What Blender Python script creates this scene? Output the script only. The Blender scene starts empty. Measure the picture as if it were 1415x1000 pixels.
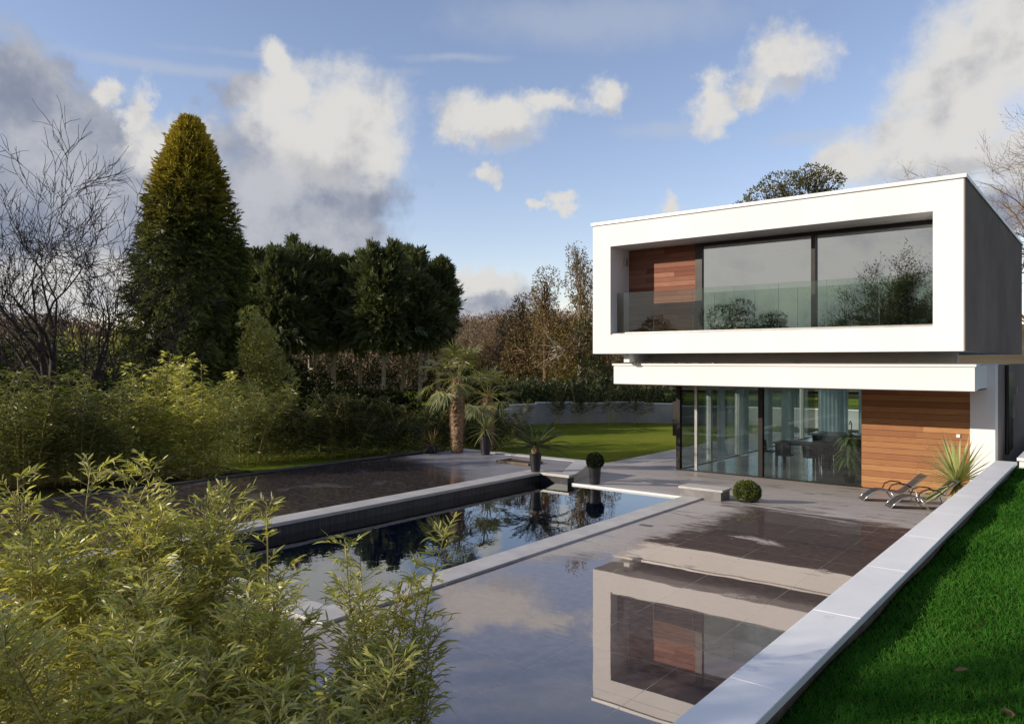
import bpy, math, random
import numpy as np
from mathutils import Vector, Matrix

scene = bpy.context.scene
C = scene.collection
rnd = random.Random(7)
rng = np.random.default_rng(11)
R = math.radians

# ---------------------------------------------------------------- house frame
# X runs along the facade, Y away from the pool terrace into the house, Z up; the terrace is z = 0
FL, EYE, VH = 1046.0, 3.2, 499.0
FWD = Vector((-0.62497, 0.78065, 0.0))
RGT = Vector((0.78065, 0.62497, 0.0))


def at(px, d):
    """ground position seen at column px of the photograph, d metres deep"""
    t = (px - 707.5) / FL
    return ((FWD + RGT * t) * d).x, ((FWD + RGT * t) * d).y


def hz(py, d):
    return EYE - (py - VH) / FL * d


# ---------------------------------------------------------------- tagging
def tag(o, label=None, cat=None, group=None, kind=None):
    if label: o['label'] = label
    if cat: o['category'] = cat
    if group: o['group'] = group
    if kind: o['kind'] = kind
    return o


def empty(name, loc=(0, 0, 0), rz=0.0, label=None, cat=None, group=None):
    o = bpy.data.objects.new(name, None)
    C.objects.link(o)
    o.empty_display_size = 0.2
    o.location = loc
    o.rotation_euler = (0, 0, rz)
    return tag(o, label, cat, group)


def kids(o):
    return [c for c in bpy.data.objects if c.parent == o]


def copy_tree(o, parent=None):
    ch = kids(o)
    c = o.copy()
    C.objects.link(c)
    c.parent = parent
    for k in ch:
        copy_tree(k, c)
    return c


# ---------------------------------------------------------------- mesh builder
class MB:
    def __init__(s):
        s.v, s.f, s.m = [], [], []

    def add(s, vs, fs, mi=0):
        o = len(s.v)
        s.v += [tuple(p) for p in vs]
        s.f += [tuple(i + o for i in f) for f in fs]
        s.m += [mi] * len(fs)
        return s

    def box(s, x0, x1, y0, y1, z0, z1, mi=0):
        v = [(x0, y0, z0), (x1, y0, z0), (x1, y1, z0), (x0, y1, z0), (x0, y0, z1), (x1, y0, z1), (x1, y1, z1), (x0, y1, z1)]
        return s.add(v, [(0, 3, 2, 1), (4, 5, 6, 7), (0, 1, 5, 4), (1, 2, 6, 5), (2, 3, 7, 6), (3, 0, 4, 7)], mi)

    def obox(s, c, ax, sx, sy, z0, z1, mi=0):
        """box with footprint centre c, along unit axis ax (2D)"""
        ux, uy = ax
        def p(a, b, z): return (c[0] + ux * a - uy * b, c[1] + uy * a + ux * b, z)
        a, b = sx / 2, sy / 2
        v = [p(-a, -b, z0), p(a, -b, z0), p(a, b, z0), p(-a, b, z0), p(-a, -b, z1), p(a, -b, z1), p(a, b, z1), p(-a, b, z1)]
        return s.add(v, [(0, 3, 2, 1), (4, 5, 6, 7), (0, 1, 5, 4), (1, 2, 6, 5), (2, 3, 7, 6), (3, 0, 4, 7)], mi)

    def quad(s, a, b, c, d, mi=0):
        return s.add([a, b, c, d], [(0, 1, 2, 3)], mi)

    def tube(s, pts, rad, n=6, mi=0, cap=True):
        P = [Vector(p) for p in pts]
        k = len(P)
        if not hasattr(rad, '__len__'): rad = [rad] * k
        vs = []
        u = None
        for i in range(k):
            t = (P[min(i + 1, k - 1)] - P[max(i - 1, 0)])
            if t.length < 1e-9: t = Vector((0, 0, 1))
            t.normalize()
            if u is None:
                u = t.orthogonal().normalized()
            else:
                u = u - t * u.dot(t)
                u = u.normalized() if u.length > 1e-6 else t.orthogonal().normalized()
            w = t.cross(u)
            for j in range(n):
                a = 2 * math.pi * j / n
                vs.append(P[i] + (u * math.cos(a) + w * math.sin(a)) * rad[i])
        fs = []
        for i in range(k - 1):
            for j in range(n):
                j2 = (j + 1) % n
                fs.append((i * n + j, i * n + j2, (i + 1) * n + j2, (i + 1) * n + j))
        if cap:
            fs.append(tuple(range(n - 1, -1, -1)))
            fs.append(tuple((k - 1) * n + j for j in range(n)))
        return s.add(vs, fs, mi)

    def lathe(s, prof, c=(0, 0, 0), n=24, mi=0, jit=0.0, seed=0):
        r_ = random.Random(seed)
        vs, fs = [], []
        k = len(prof)
        for (r, z) in prof:
            for j in range(n):
                a = 2 * math.pi * j / n
                q = r * (1 + r_.uniform(-jit, jit))
                vs.append((c[0] + q * math.cos(a), c[1] + q * math.sin(a), c[2] + z))
        for i in range(k - 1):
            for j in range(n):
                j2 = (j + 1) % n
                fs.append((i * n + j, i * n + j2, (i + 1) * n + j2, (i + 1) * n + j))
        fs.append(tuple(range(n - 1, -1, -1)))
        fs.append(tuple((k - 1) * n + j for j in range(n)))
        return s.add(vs, fs, mi)

    def build(s, name, mats, parent=None, smooth=False, bevel=0.0, **kw):
        me = bpy.data.meshes.new(name)
        me.from_pydata(s.v, [], s.f)
        if not isinstance(mats, (list, tuple)): mats = [mats]
        for m in mats: me.materials.append(m)
        if len(mats) > 1: me.polygons.foreach_set('material_index', s.m)
        if smooth: me.polygons.foreach_set('use_smooth', [True] * len(me.polygons))
        me.update()
        o = bpy.data.objects.new(name, me)
        C.objects.link(o)
        o.parent = parent
        if bevel:
            b = o.modifiers.new('bevel', 'BEVEL')
            b.width = bevel
            b.segments = 2
            b.limit_method = 'ANGLE'
            b.harden_normals = False
        return tag(o, **kw)


def npmesh(name, V, F, mats, parent=None, mi=None, **kw):
    """mesh from numpy arrays; F is (m, k) with constant k"""
    me = bpy.data.meshes.new(name)
    V = np.ascontiguousarray(V, dtype=np.float32)
    F = np.ascontiguousarray(F, dtype=np.int32)
    k = F.shape[1]
    me.vertices.add(len(V))
    me.vertices.foreach_set('co', V.ravel())
    me.loops.add(F.size)
    me.loops.foreach_set('vertex_index', F.ravel())
    me.polygons.add(len(F))
    me.polygons.foreach_set('loop_start', np.arange(0, F.size, k, dtype=np.int32))
    if not isinstance(mats, (list, tuple)): mats = [mats]
    for m in mats: me.materials.append(m)
    if mi is not None: me.polygons.foreach_set('material_index', np.ascontiguousarray(mi, dtype=np.int32))
    me.update(calc_edges=True)
    me.validate()
    o = bpy.data.objects.new(name, me)
    C.objects.link(o)
    o.parent = parent
    return tag(o, **kw)


def unit(a):
    return a / np.maximum(np.linalg.norm(a, axis=-1, keepdims=True), 1e-9)


# leaf templates: rows are (along, side, up) for four corners -> two triangles folded on the rib
def tri_leaves(P, D, U, L, W, fold=0.25, droop=0.0):
    n = len(P)
    D = unit(D)
    S = unit(np.cross(D, U))
    N = np.cross(S, D)
    L = np.broadcast_to(L, (n,))[:, None]
    W = np.broadcast_to(W, (n,))[:, None]
    dz = np.zeros((n, 3)); dz[:, 2] = -1
    a = P
    mid = P + D * L * 0.42 + dz * L * droop * 0.25
    b = mid + S * W * 0.5 + N * W * fold
    c = P + D * L + dz * L * droop
    d = mid - S * W * 0.5 + N * W * fold
    V = np.stack([a, b, c, d], 1).reshape(-1, 3)
    i = np.arange(n)[:, None] * 4
    F = np.concatenate([i + np.array([[0, 1, 2]]), i + np.array([[0, 2, 3]])], 1).reshape(-1, 3)
    return V, F


def long_leaves(P, D, U, L, W, droop=0.3, seg=4, prof=(0.35, 1.0, 0.85, 0.5, 0.02)):
    """strap leaves that arch over; quads"""
    n = len(P)
    D = unit(D)
    S = unit(np.cross(D, U))
    L = np.broadcast_to(L, (n,))
    W = np.broadcast_to(W, (n,))
    dr = np.broadcast_to(droop, (n,))
    rows = []
    for k in range(seg + 1):
        t = k / seg
        c = P + D * (L * t)[:, None]
        c[:, 2] -= dr * L * t * t
        w = (W * prof[k] * 0.5)[:, None]
        rows += [c - S * w, c + S * w]
    V = np.stack(rows, 1).reshape(-1, 3)
    m = 2 * (seg + 1)
    i = np.arange(n)[:, None] * m
    F = np.concatenate([i + np.array([[2 * k, 2 * k + 1, 2 * k + 3, 2 * k + 2]]) for k in range(seg)], 1).reshape(-1, 4)
    return V, F


def merge(parts):
    Vs, Fs, o = [], [], 0
    for V, F in parts:
        Vs.append(V); Fs.append(F + o); o += len(V)
    return np.concatenate(Vs), np.concatenate(Fs)


def rand_dirs(n, g=rng):
    v = g.normal(size=(n, 3))
    return unit(v)


def spray(P, D, U, size, g, k=7, spread=0.9, lw=0.16):
    """feathery flat sprays: k slim leaflets fanning off an axis"""
    n = len(P)
    D = unit(D); S = unit(np.cross(D, U))
    Ps, Ds, Us, Ls, Ws = [], [], [], [], []
    for j in range(k):
        t = j / (k - 1)
        side = (1 if j % 2 else -1) * (1 - t) * spread
        base = P + D * (size * 0.75 * t)[:, None]
        d = unit(D + S * (side + g.normal(0, 0.15, n))[:, None] + g.normal(0, 0.12, (n, 3)))
        Ps.append(base); Ds.append(d); Us.append(U)
        Ls.append(size * (0.62 - 0.15 * t) * g.uniform(0.8, 1.2, n)); Ws.append(size * lw * g.uniform(0.8, 1.2, n))
    return tri_leaves(np.concatenate(Ps), np.concatenate(Ds), np.concatenate(Us), np.concatenate(Ls), np.concatenate(Ws), 0.1, 0.06)


# ---------------------------------------------------------------- materials
class NT:
    def __init__(s, name):
        s.mat = bpy.data.materials.new(name)
        s.mat.use_nodes = True
        s.t = s.mat.node_tree
        s.t.nodes.clear()
        s.out = s.t.nodes.new('ShaderNodeOutputMaterial')

    def n(s, typ, ins=None, **props):
        nd = s.t.nodes.new('ShaderNode' + typ)
        for k, v in props.items(): setattr(nd, k, v)
        for k, v in (ins or {}).items():
            if hasattr(v, 'is_linked') or isinstance(v, bpy.types.NodeSocket): s.t.links.new(v, nd.inputs[k])
            else: nd.inputs[k].default_value = v
        return nd

    def math(s, op, a, b=None, c=None, clamp=False):
        nd = s.t.nodes.new('ShaderNodeMath'); nd.operation = op; nd.use_clamp = clamp
        for i, v in enumerate((a, b, c)):
            if v is None: continue
            if isinstance(v, bpy.types.NodeSocket): s.t.links.new(v, nd.inputs[i])
            else: nd.inputs[i].default_value = v
        return nd.outputs[0]

    def mix(s, f, a, b, blend='MIX'):
        nd = s.t.nodes.new('ShaderNodeMix'); nd.data_type = 'RGBA'; nd.blend_type = blend
        for i, v in ((0, f), (6, a), (7, b)):
            if isinstance(v, bpy.types.NodeSocket): s.t.links.new(v, nd.inputs[i])
            else: nd.inputs[i].default_value = v if i == 0 else (*v, 1.0)
        return nd.outputs[2]

    def noise(s, scale, detail=4, rough=0.55, vec=None, dist=0.0):
        ins = {'Scale': scale, 'Detail': detail, 'Roughness': rough, 'Distortion': dist}
        if vec is not None: ins['Vector'] = vec
        return s.n('TexNoise', ins)

    def ramp(s, f, lo, hi):
        nd = s.n('MapRange', {0: f, 1: lo, 2: hi, 3: 0.0, 4: 1.0}, interpolation_type='SMOOTHSTEP')
        return nd.outputs[0]

    def obj(s):
        return s.n('TexCoord').outputs['Object']

    def done(s, sh):
        s.t.links.new(sh, s.out.inputs['Surface'])
        return s.mat


def paint(name, col, rough=0.5, var=0.08, scale=3.0, bump=0.0, bscale=60, metal=0.0, spec=0.5, streak=False):
    m = NT(name)
    vec = m.obj()
    if streak:
        vec = m.n('Mapping', {'Vector': vec, 'Scale': (1.0, 1.0, 0.12)}).outputs[0]
    nz = m.noise(scale, 5, 0.6, vec)
    c = m.mix(m.ramp(nz.outputs[0], 0.3, 0.7), tuple(x * (1 - var) for x in col), tuple(min(1, x * (1 + var)) for x in col))
    ins = {'Base Color': c, 'Roughness': rough, 'Metallic': metal, 'Specular IOR Level': spec}
    p = m.n('BsdfPrincipled', ins)
    if bump:
        b = m.noise(bscale, 4, 0.6, m.obj())
        bb = m.n('Bump', {'Height': b.outputs[0], 'Strength': bump, 'Distance': 0.01})
        m.t.links.new(bb.outputs[0], p.inputs['Normal'])
    return m.done(p.outputs[0])


def foliage(name, c1, c2, trans=0.35, gloss=0.06, tint=None, nscale=0.8):
    """leaf material: every leaf (mesh island) its own tone, plus patches light and dark"""
    m = NT(name)
    r = m.n('NewGeometry').outputs['Random Per Island']
    nz = m.noise(nscale, 3, 0.6, m.obj()).outputs[0]
    f = m.math('ADD', m.math('MULTIPLY', r, 0.6), m.math('MULTIPLY', m.ramp(nz, 0.35, 0.65), 0.4))
    c = m.mix(f, c1, c2)
    if tint:
        c = m.mix(m.math('MULTIPLY', m.math('GREATER_THAN', r, 0.9), 0.8), c, tint)
    d = m.n('BsdfDiffuse', {'Color': c})
    t = m.n('BsdfTranslucent', {'Color': m.mix(0.5, c, (0.45, 0.5, 0.1), 'SOFT_LIGHT')})
    g = m.n('BsdfGlossy', {'Color': (1, 1, 1, 1), 'Roughness': 0.45})
    a = m.n('MixShader', {0: trans, 1: d.outputs[0], 2: t.outputs[0]})
    b = m.n('MixShader', {0: gloss, 1: a.outputs[0], 2: g.outputs[0]})
    return m.done(b.outputs[0])


def wood_mat(name, c1, c2):
    m = NT(name)
    r = m.n('NewGeometry').outputs['Random Per Island']
    v = m.n('Mapping', {'Vector': m.obj(), 'Scale': (1.2, 8.0, 22.0)}).outputs[0]
    g = m.noise(2.2, 6, 0.65, v, 1.2).outputs[0]
    c = m.mix(r, c1, c2)
    c = m.mix(m.math('MULTIPLY', m.ramp(g, 0.35, 0.75), 0.45), c, tuple(x * 0.45 for x in c1))
    p = m.n('BsdfPrincipled', {'Base Color': c, 'Roughness': 0.6, 'Specular IOR Level': 0.12})
    b = m.n('Bump', {'Height': g, 'Strength': 0.15, 'Distance': 0.004})
    m.t.links.new(b.outputs[0], p.inputs['Normal'])
    return m.done(p.outputs[0])


def glass_mat(name, tint, k=1.4, add=0.03):
    m = NT(name)
    fr = m.n('Fresnel', {'IOR': 1.5}).outputs[0]
    f = m.math('MULTIPLY_ADD', fr, k, add, clamp=True)
    t = m.n('BsdfTransparent', {'Color': (*tint, 1)})
    g = m.n('BsdfGlossy', {'Color': (1, 1, 1, 1), 'Roughness': 0.0})
    return m.done(m.n('MixShader', {0: f, 1: t.outputs[0], 2: g.outputs[0]}).outputs[0])


def wet_tiles(name, dry, wet, tx, ty, mask, ior=2.3, gcol=(1.0, 0.9, 0.87), rip=0.02, rmin=0.012):
    """large slate tiles under a film of rain; mask(m, x, y, n) gives where the water stands"""
    m = NT(name)
    vec = m.obj()
    sp = m.n('SeparateXYZ', {0: vec})
    x, y = sp.outputs[0], sp.outputs[1]
    br = m.n('TexBrick', {'Vector': vec, 'Scale': 1.0, 'Mortar Size': 0.004, 'Mortar Smooth': 0.1, 'Brick Width': tx, 'Row Height': ty,
                          'Color1': (0.0, 0.0, 0.0, 1), 'Color2': (1, 1, 1, 1), 'Mortar': (0.5, 0.5, 0.5, 1)}, offset=0.0)
    tone, joint = br.outputs[0], br.outputs[1]
    n1 = m.noise(0.7, 6, 0.62, vec, 0.6).outputs[0]
    n2 = m.noise(9.0, 5, 0.6, vec).outputs[0]
    st = m.n('Mapping', {'Vector': vec, 'Scale': (0.5, 2.6, 1.0)}).outputs[0]
    n3 = m.noise(0.9, 6, 0.65, st, 0.8).outputs[0]
    w = mask(m, x, y, n1, n3, tone)
    w = m.math('MULTIPLY', w, m.math('SUBTRACT', 1.0, m.math('MULTIPLY', joint, 0.2)))
    c = m.mix(w, dry, wet)
    c = m.mix(m.math('MULTIPLY', tone, 0.14), c, tuple(q * 0.5 for q in wet))
    c = m.mix(m.math('MULTIPLY', m.ramp(n2, 0.3, 0.75), 0.3), c, tuple(q * 0.6 for q in dry))
    c = m.mix(m.math('MULTIPLY', joint, 0.16), c, tuple(q * 0.6 for q in dry))
    fr = m.n('Fresnel', {'IOR': ior}).outputs[0]
    fac = m.math('MULTIPLY', fr, m.math('MULTIPLY_ADD', w, 0.93, 0.07), clamp=True)
    rough = m.n('MapRange', {0: w, 1: 0.0, 2: 1.0, 3: 0.36, 4: rmin}).outputs[0]
    bn = m.noise(0.9, 2, 0.5, vec).outputs[0]
    h = m.math('ADD', m.math('MULTIPLY', bn, 0.6), m.math('MULTIPLY', m.math('MULTIPLY', n2, m.math('SUBTRACT', 1.0, w)), 0.5))
    h = m.math('ADD', h, m.math('MULTIPLY', tone, 0.04))
    b = m.n('Bump', {'Height': h, 'Strength': rip, 'Distance': 0.1})
    d = m.n('BsdfDiffuse', {'Color': c})
    g = m.n('BsdfGlossy', {'Color': (*gcol, 1), 'Roughness': rough, 'Normal': b.outputs[0]})
    return m.done(m.n('MixShader', {0: fac, 1: d.outputs[0], 2: g.outputs[0]}).outputs[0])


def water_mat(name):
    m = NT(name)
    nz = m.noise(2.2, 3, 0.5, m.obj()).outputs[0]
    b = m.n('Bump', {'Height': nz, 'Strength': 0.035, 'Distance': 0.05})
    fr = m.n('Fresnel', {'IOR': 1.7}).outputs[0]
    f = m.math('MULTIPLY_ADD', fr, 1.15, 0.04, clamp=True)
    t = m.n('BsdfTransparent', {'Color': (0.42, 0.62, 0.78, 1)})
    g = m.n('BsdfGlossy', {'Color': (0.95, 0.98, 1, 1), 'Roughness': 0.0, 'Normal': b.outputs[0]})
    return m.done(m.n('MixShader', {0: f, 1: t.outputs[0], 2: g.outputs[0]}).outputs[0])


def turf_mat(name, c1, c2, c3, s=0.5):
    m = NT(name)
    v = m.obj()
    a = m.noise(s, 5, 0.6, v).outputs[0]
    b = m.noise(28, 4, 0.7, v).outputs[0]
    c = m.mix(m.ramp(a, 0.35, 0.65), c1, c2)
    c = m.mix(m.math('MULTIPLY', m.ramp(b, 0.35, 0.7), 0.6), c, c3)
    p = m.n('BsdfDiffuse', {'Color': c, 'Roughness': 0.5})
    bb = m.n('Bump', {'Height': b, 'Strength': 0.8, 'Distance': 0.05})
    m.t.links.new(bb.outputs[0], p.inputs['Normal'])
    return m.done(p.outputs[0])


M = {}
M['white'] = paint('white_render', (0.82, 0.815, 0.805), 0.75, 0.035, 0.5, 0.06, 90, spec=0.1, streak=True)
M['white_trim'] = paint('white_metal_trim', (0.82, 0.82, 0.81), 0.35, 0.02, 2)
M['side'] = paint('grey_shaded_render', (0.29, 0.245, 0.215), 0.9, 0.12, 0.5, 0.08, 80, spec=0.0)  # white house's flank: its shade is put into a grey base colour
M['beige'] = paint('stone_beige_render', (0.74, 0.69, 0.62), 0.6, 0.06, 1.0, 0.08, 80)
M['soffit'] = paint('soffit_render', (0.55, 0.53, 0.50), 0.6, 0.03, 1.0)
M['wall_shaded'] = paint('shaded_white_render', (0.34, 0.335, 0.33), 0.7, 0.15, 0.8)  # white garden wall greyed, its shade is put into the colour
M['soffit_brown'] = paint('brown_soffit_board', (0.20, 0.15, 0.125), 0.6, 0.1, 1.5)
M['dark_metal'] = paint('dark_bronze_frame', (0.028, 0.024, 0.022), 0.35, 0.15, 4, metal=0.4)
M['steel'] = paint('brushed_steel', (0.55, 0.55, 0.55), 0.3, 0.06, 8, metal=0.9)
M['wood_low'] = wood_mat('cedar_boards', (0.31, 0.135, 0.066), (0.50, 0.255, 0.108))
M['wood_up'] = wood_mat('redwood_boards', (0.20, 0.07, 0.045), (0.38, 0.18, 0.115))
M['batten'] = paint('dark_batten', (0.02, 0.014, 0.012), 0.8)
M['glass'] = glass_mat('window_glass', (0.66, 0.68, 0.62), 2.0, 0.42)
M['glass_low'] = glass_mat('door_glass', (0.93, 0.985, 0.97), 0.8, 0.02)
M['glass_rail'] = glass_mat('balustrade_glass', (0.84, 0.90, 0.845), 0.9, 0.015)
M['edge_glass'] = paint('green_glass_edge', (0.06, 0.09, 0.07), 0.2, 0.1, 5)
M['stone'] = paint('pale_stone_coping', (0.50, 0.47, 0.44), 0.4, 0.12, 2.5, 0.15, 40)
M['stone_dark'] = paint('grey_stone', (0.20, 0.19, 0.185), 0.4, 0.2, 3, 0.2, 40)
M['pot'] = paint('dark_glazed_pot', (0.018, 0.018, 0.022), 0.35, 0.2, 6)
M['soil'] = paint('dark_soil', (0.03, 0.022, 0.016), 0.9, 0.3, 20, 0.5, 60)
M['bark'] = paint('dark_bark', (0.055, 0.042, 0.034), 0.9, 0.35, 5, 0.4, 30)
M['bark_pale'] = paint('pale_bark', (0.34, 0.295, 0.24), 0.9, 0.3, 5, 0.4, 30)
M['bark_brown'] = paint('brown_bark', (0.15, 0.105, 0.07), 0.9, 0.3, 5, 0.4, 30)
M['fibre'] = paint('palm_fibre', (0.26, 0.17, 0.10), 0.95, 0.35, 14, 0.8, 40)
M['culm'] = paint('bamboo_culm', (0.36, 0.31, 0.10), 0.5, 0.2, 6)
M['stalk'] = paint('leaf_stalk', (0.24, 0.22, 0.06), 0.5, 0.2, 6)
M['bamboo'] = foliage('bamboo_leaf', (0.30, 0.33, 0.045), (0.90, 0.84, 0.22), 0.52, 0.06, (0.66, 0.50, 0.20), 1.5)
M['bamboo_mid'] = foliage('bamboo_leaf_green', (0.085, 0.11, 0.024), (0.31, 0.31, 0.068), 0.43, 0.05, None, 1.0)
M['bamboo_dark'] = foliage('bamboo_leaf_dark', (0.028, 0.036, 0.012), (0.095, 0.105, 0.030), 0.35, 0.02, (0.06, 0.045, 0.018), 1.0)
M['gold_shrub'] = foliage('gold_shrub_leaf', (0.17, 0.18, 0.04), (0.42, 0.40, 0.09), 0.45, 0.05)
M['ley'] = foliage('dark_conifer_spray', (0.04, 0.058, 0.026), (0.19, 0.21, 0.085), 0.35, 0.02)
M['evergreen'] = foliage('evergreen_leaf', (0.026, 0.04, 0.013), (0.09, 0.11, 0.035), 0.3, 0.03)
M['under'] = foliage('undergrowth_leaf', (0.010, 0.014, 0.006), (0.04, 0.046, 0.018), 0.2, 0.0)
M['ivy'] = foliage('ivy_leaf', (0.035, 0.055, 0.012), (0.10, 0.11, 0.02), 0.25, 0.06)
M['goldcon'] = foliage('golden_conifer_leaf', (0.12, 0.13, 0.012), (0.34, 0.29, 0.03), 0.3, 0.02)
M['russet'] = foliage('russet_leaf', (0.13, 0.085, 0.035), (0.30, 0.21, 0.09), 0.35, 0.02)
M['olive'] = foliage('olive_leaf', (0.08, 0.085, 0.035), (0.24, 0.21, 0.09), 0.35, 0.02)
M['leaf_pale'] = paint('pale_dead_leaf', (0.22, 0.21, 0.22), 0.6, 0.2, 30)
M['twig_brown'] = foliage('brown_twigs', (0.12, 0.078, 0.045), (0.25, 0.175, 0.11), 0.0, 0.0)
M['palm'] = foliage('palm_leaf', (0.09, 0.12, 0.03), (0.36, 0.35, 0.11), 0.35, 0.07, (0.40, 0.33, 0.14), 2)
M['sword'] = foliage('sword_leaf', (0.12, 0.16, 0.04), (0.36, 0.36, 0.12), 0.3, 0.08)
M['agave'] = foliage('variegated_leaf', (0.30, 0.34, 0.10), (0.72, 0.72, 0.28), 0.3, 0.08)
M['cycad'] = foliage('cycad_leaf', (0.010, 0.018, 0.006), (0.035, 0.05, 0.018), 0.2, 0.05)
M['box_leaf'] = foliage('box_leaf', (0.05, 0.08, 0.012), (0.19, 0.22, 0.035), 0.3, 0.05, None, 4)
M['box_dark'] = foliage('box_leaf_dark', (0.012, 0.02, 0.006), (0.04, 0.055, 0.015), 0.2, 0.03, None, 4)
M['house_leaf'] = foliage('houseplant_leaf', (0.2, 0.3, 0.09), (0.5, 0.6, 0.22), 0.35, 0.1)
M['grass'] = foliage('grass_blade', (0.03, 0.13, 0.014), (0.12, 0.33, 0.045), 0.4, 0.0, (0.16, 0.19, 0.06), 1.3)
M['bank'] = turf_mat('bank_turf', (0.008, 0.034, 0.004), (0.02, 0.07, 0.008), (0.012, 0.045, 0.005))
M['lawn'] = turf_mat('lawn_turf', (0.13, 0.16, 0.022), (0.20, 0.22, 0.035), (0.09, 0.12, 0.018), 0.25)
M['earth'] = turf_mat('earth', (0.04, 0.042, 0.016), (0.07, 0.055, 0.03), (0.03, 0.03, 0.012), 0.2)
M['hill'] = turf_mat('hill_woods', (0.10, 0.075, 0.05), (0.15, 0.12, 0.085), (0.075, 0.07, 0.04), 0.03)
M['sling'] = paint('grey_sling_fabric', (0.05, 0.047, 0.045), 0.4, 0.1, 10)
M['black'] = paint('black_lacquer', (0.012, 0.011, 0.011), 0.4, 0.1, 5)
M['counter'] = paint('white_worktop', (0.75, 0.76, 0.76), 0.25, 0.02, 3)
def curtain_mat():
    m = NT('sheer_white_curtain')
    n1 = m.noise(3, 3, 0.5, m.obj()).outputs[0]
    c = m.mix(n1, (0.72, 0.82, 0.80), (0.82, 0.88, 0.86))
    d = m.n('BsdfDiffuse', {'Color': c}); t = m.n('BsdfTranslucent', {'Color': c})
    return m.done(m.n('MixShader', {0: 0.55, 1: d.outputs[0], 2: t.outputs[0]}).outputs[0])


M['curtain'] = curtain_mat()
M['interior'] = paint('interior_plaster', (0.55, 0.57, 0.53), 0.7, 0.03, 1)
M['sage'] = paint('sage_plaster', (0.22, 0.235, 0.17), 0.7, 0.04, 1)
M['linen'] = paint('white_linen', (0.85, 0.85, 0.84), 0.8, 0.03, 6)
M['burgundy'] = paint('burgundy_cushion', (0.10, 0.008, 0.018), 0.7, 0.1, 6)
M['headboard'] = paint('dark_headboard', (0.028, 0.02, 0.017), 0.6, 0.1, 3)
M['tile_blue'] = None


def floor_tiles(name, c1, c2, joint, s, rough, bw=0.5, rh=0.25):
    m = NT(name)
    br = m.n('TexBrick', {'Vector': m.obj(), 'Scale': s, 'Mortar Size': 0.01, 'Brick Width': bw, 'Row Height': rh,
                          'Color1': (*c1, 1), 'Color2': (*c2, 1), 'Mortar': (*joint, 1)}, offset=0.0)
    p = m.n('BsdfPrincipled', {'Base Color': br.outputs[0], 'Roughness': rough})
    return m.done(p.outputs[0])


M['tile_blue'] = floor_tiles('dark_slate_mosaic', (0.018, 0.02, 0.026), (0.045, 0.046, 0.052), (0.075, 0.07, 0.07), 1.0, 0.4, 0.3, 0.15)
M['basin'] = floor_tiles('pool_basin_tile', (0.09, 0.27, 0.52), (0.10, 0.29, 0.55), (0.06, 0.14, 0.25), 4.0, 0.3)
M['floor_in'] = floor_tiles('interior_floor', (0.42, 0.43, 0.43), (0.48, 0.48, 0.48), (0.3, 0.3, 0.3), 1.0, 0.15, 0.9, 0.6)
M['water'] = water_mat('pool_water')


def terrace_mask(m, x, y, n1, n3, tone):
    # dry along the house and along the far pool edge, standing water elsewhere
    st2 = m.n('Mapping', {'Vector': m.obj(), 'Scale': (1.1, 5.0, 1.0)}).outputs[0]
    n4 = m.math('SUBTRACT', m.noise(1.6, 6, 0.7, st2, 0.5).outputs[0], 0.5)
    jig = m.math('ADD', m.math('MULTIPLY', m.math('SUBTRACT', n3, 0.5), 6.0), m.math('MULTIPLY', n4, 2.5))
    t2 = m.math('MULTIPLY', m.math('SUBTRACT', tone, 0.5), 0.35)
    a = m.math('ADD', m.math('ADD', m.math('SUBTRACT', 16.6, y), jig), t2)
    e = m.math('MULTIPLY', m.math('MAXIMUM', m.math('SUBTRACT', 11.2, y), 0.0), 0.55)
    jx = m.math('ADD', m.math('MULTIPLY', m.math('SUBTRACT', n1, 0.5), 2.2), m.math('MULTIPLY', n4, 1.8))
    b = m.math('ADD', m.math('ADD', m.math('ADD', x, 6.75), jx), e)
    w = m.math('MINIMUM', m.ramp(a, -0.4, 1.1), m.ramp(b, -0.35, 0.75))
    pud = m.ramp(m.math('ADD', n3, m.math('MULTIPLY', t2, 0.1)), 0.56, 0.66)      # puddles left near the house
    w = m.math('MAXIMUM', w, m.math('MULTIPLY', pud, 0.75))
    hole = m.ramp(m.math('ADD', m.math('MULTIPLY', n1, 0.6), m.math('MULTIPLY', n3, 0.4)), 0.40, 0.33)  # drying islands
    w = m.math('MULTIPLY', w, m.math('SUBTRACT', 1.0, m.math('MULTIPLY', hole, 0.85)))
    return m.math('MAXIMUM', w, 0.05)


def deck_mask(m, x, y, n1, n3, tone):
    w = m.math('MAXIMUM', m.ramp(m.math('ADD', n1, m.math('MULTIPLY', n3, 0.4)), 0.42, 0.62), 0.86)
    pale = m.ramp(m.math('ADD', m.math('MULTIPLY_ADD', x, 0.45, y), m.math('MULTIPLY', n3, 1.5)), 8.6, 10.2)     # pale end by the palms: sky reflection put into the colour
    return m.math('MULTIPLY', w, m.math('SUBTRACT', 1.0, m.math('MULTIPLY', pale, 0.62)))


M['terrace'] = wet_tiles('wet_slate_terrace', (0.50, 0.455, 0.42), (0.105, 0.075, 0.068), 1.2, 0.9, terrace_mask, 3.5, (1.0, 0.93, 0.90))
M['deck'] = wet_tiles('wet_dark_deck', (0.40, 0.41, 0.45), (0.036, 0.020, 0.016), 1.2, 0.6, deck_mask, 2.4, (0.86, 0.73, 0.69), 0.05, 0.09)  # first colour carries the painted sky sheen of the far end


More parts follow.
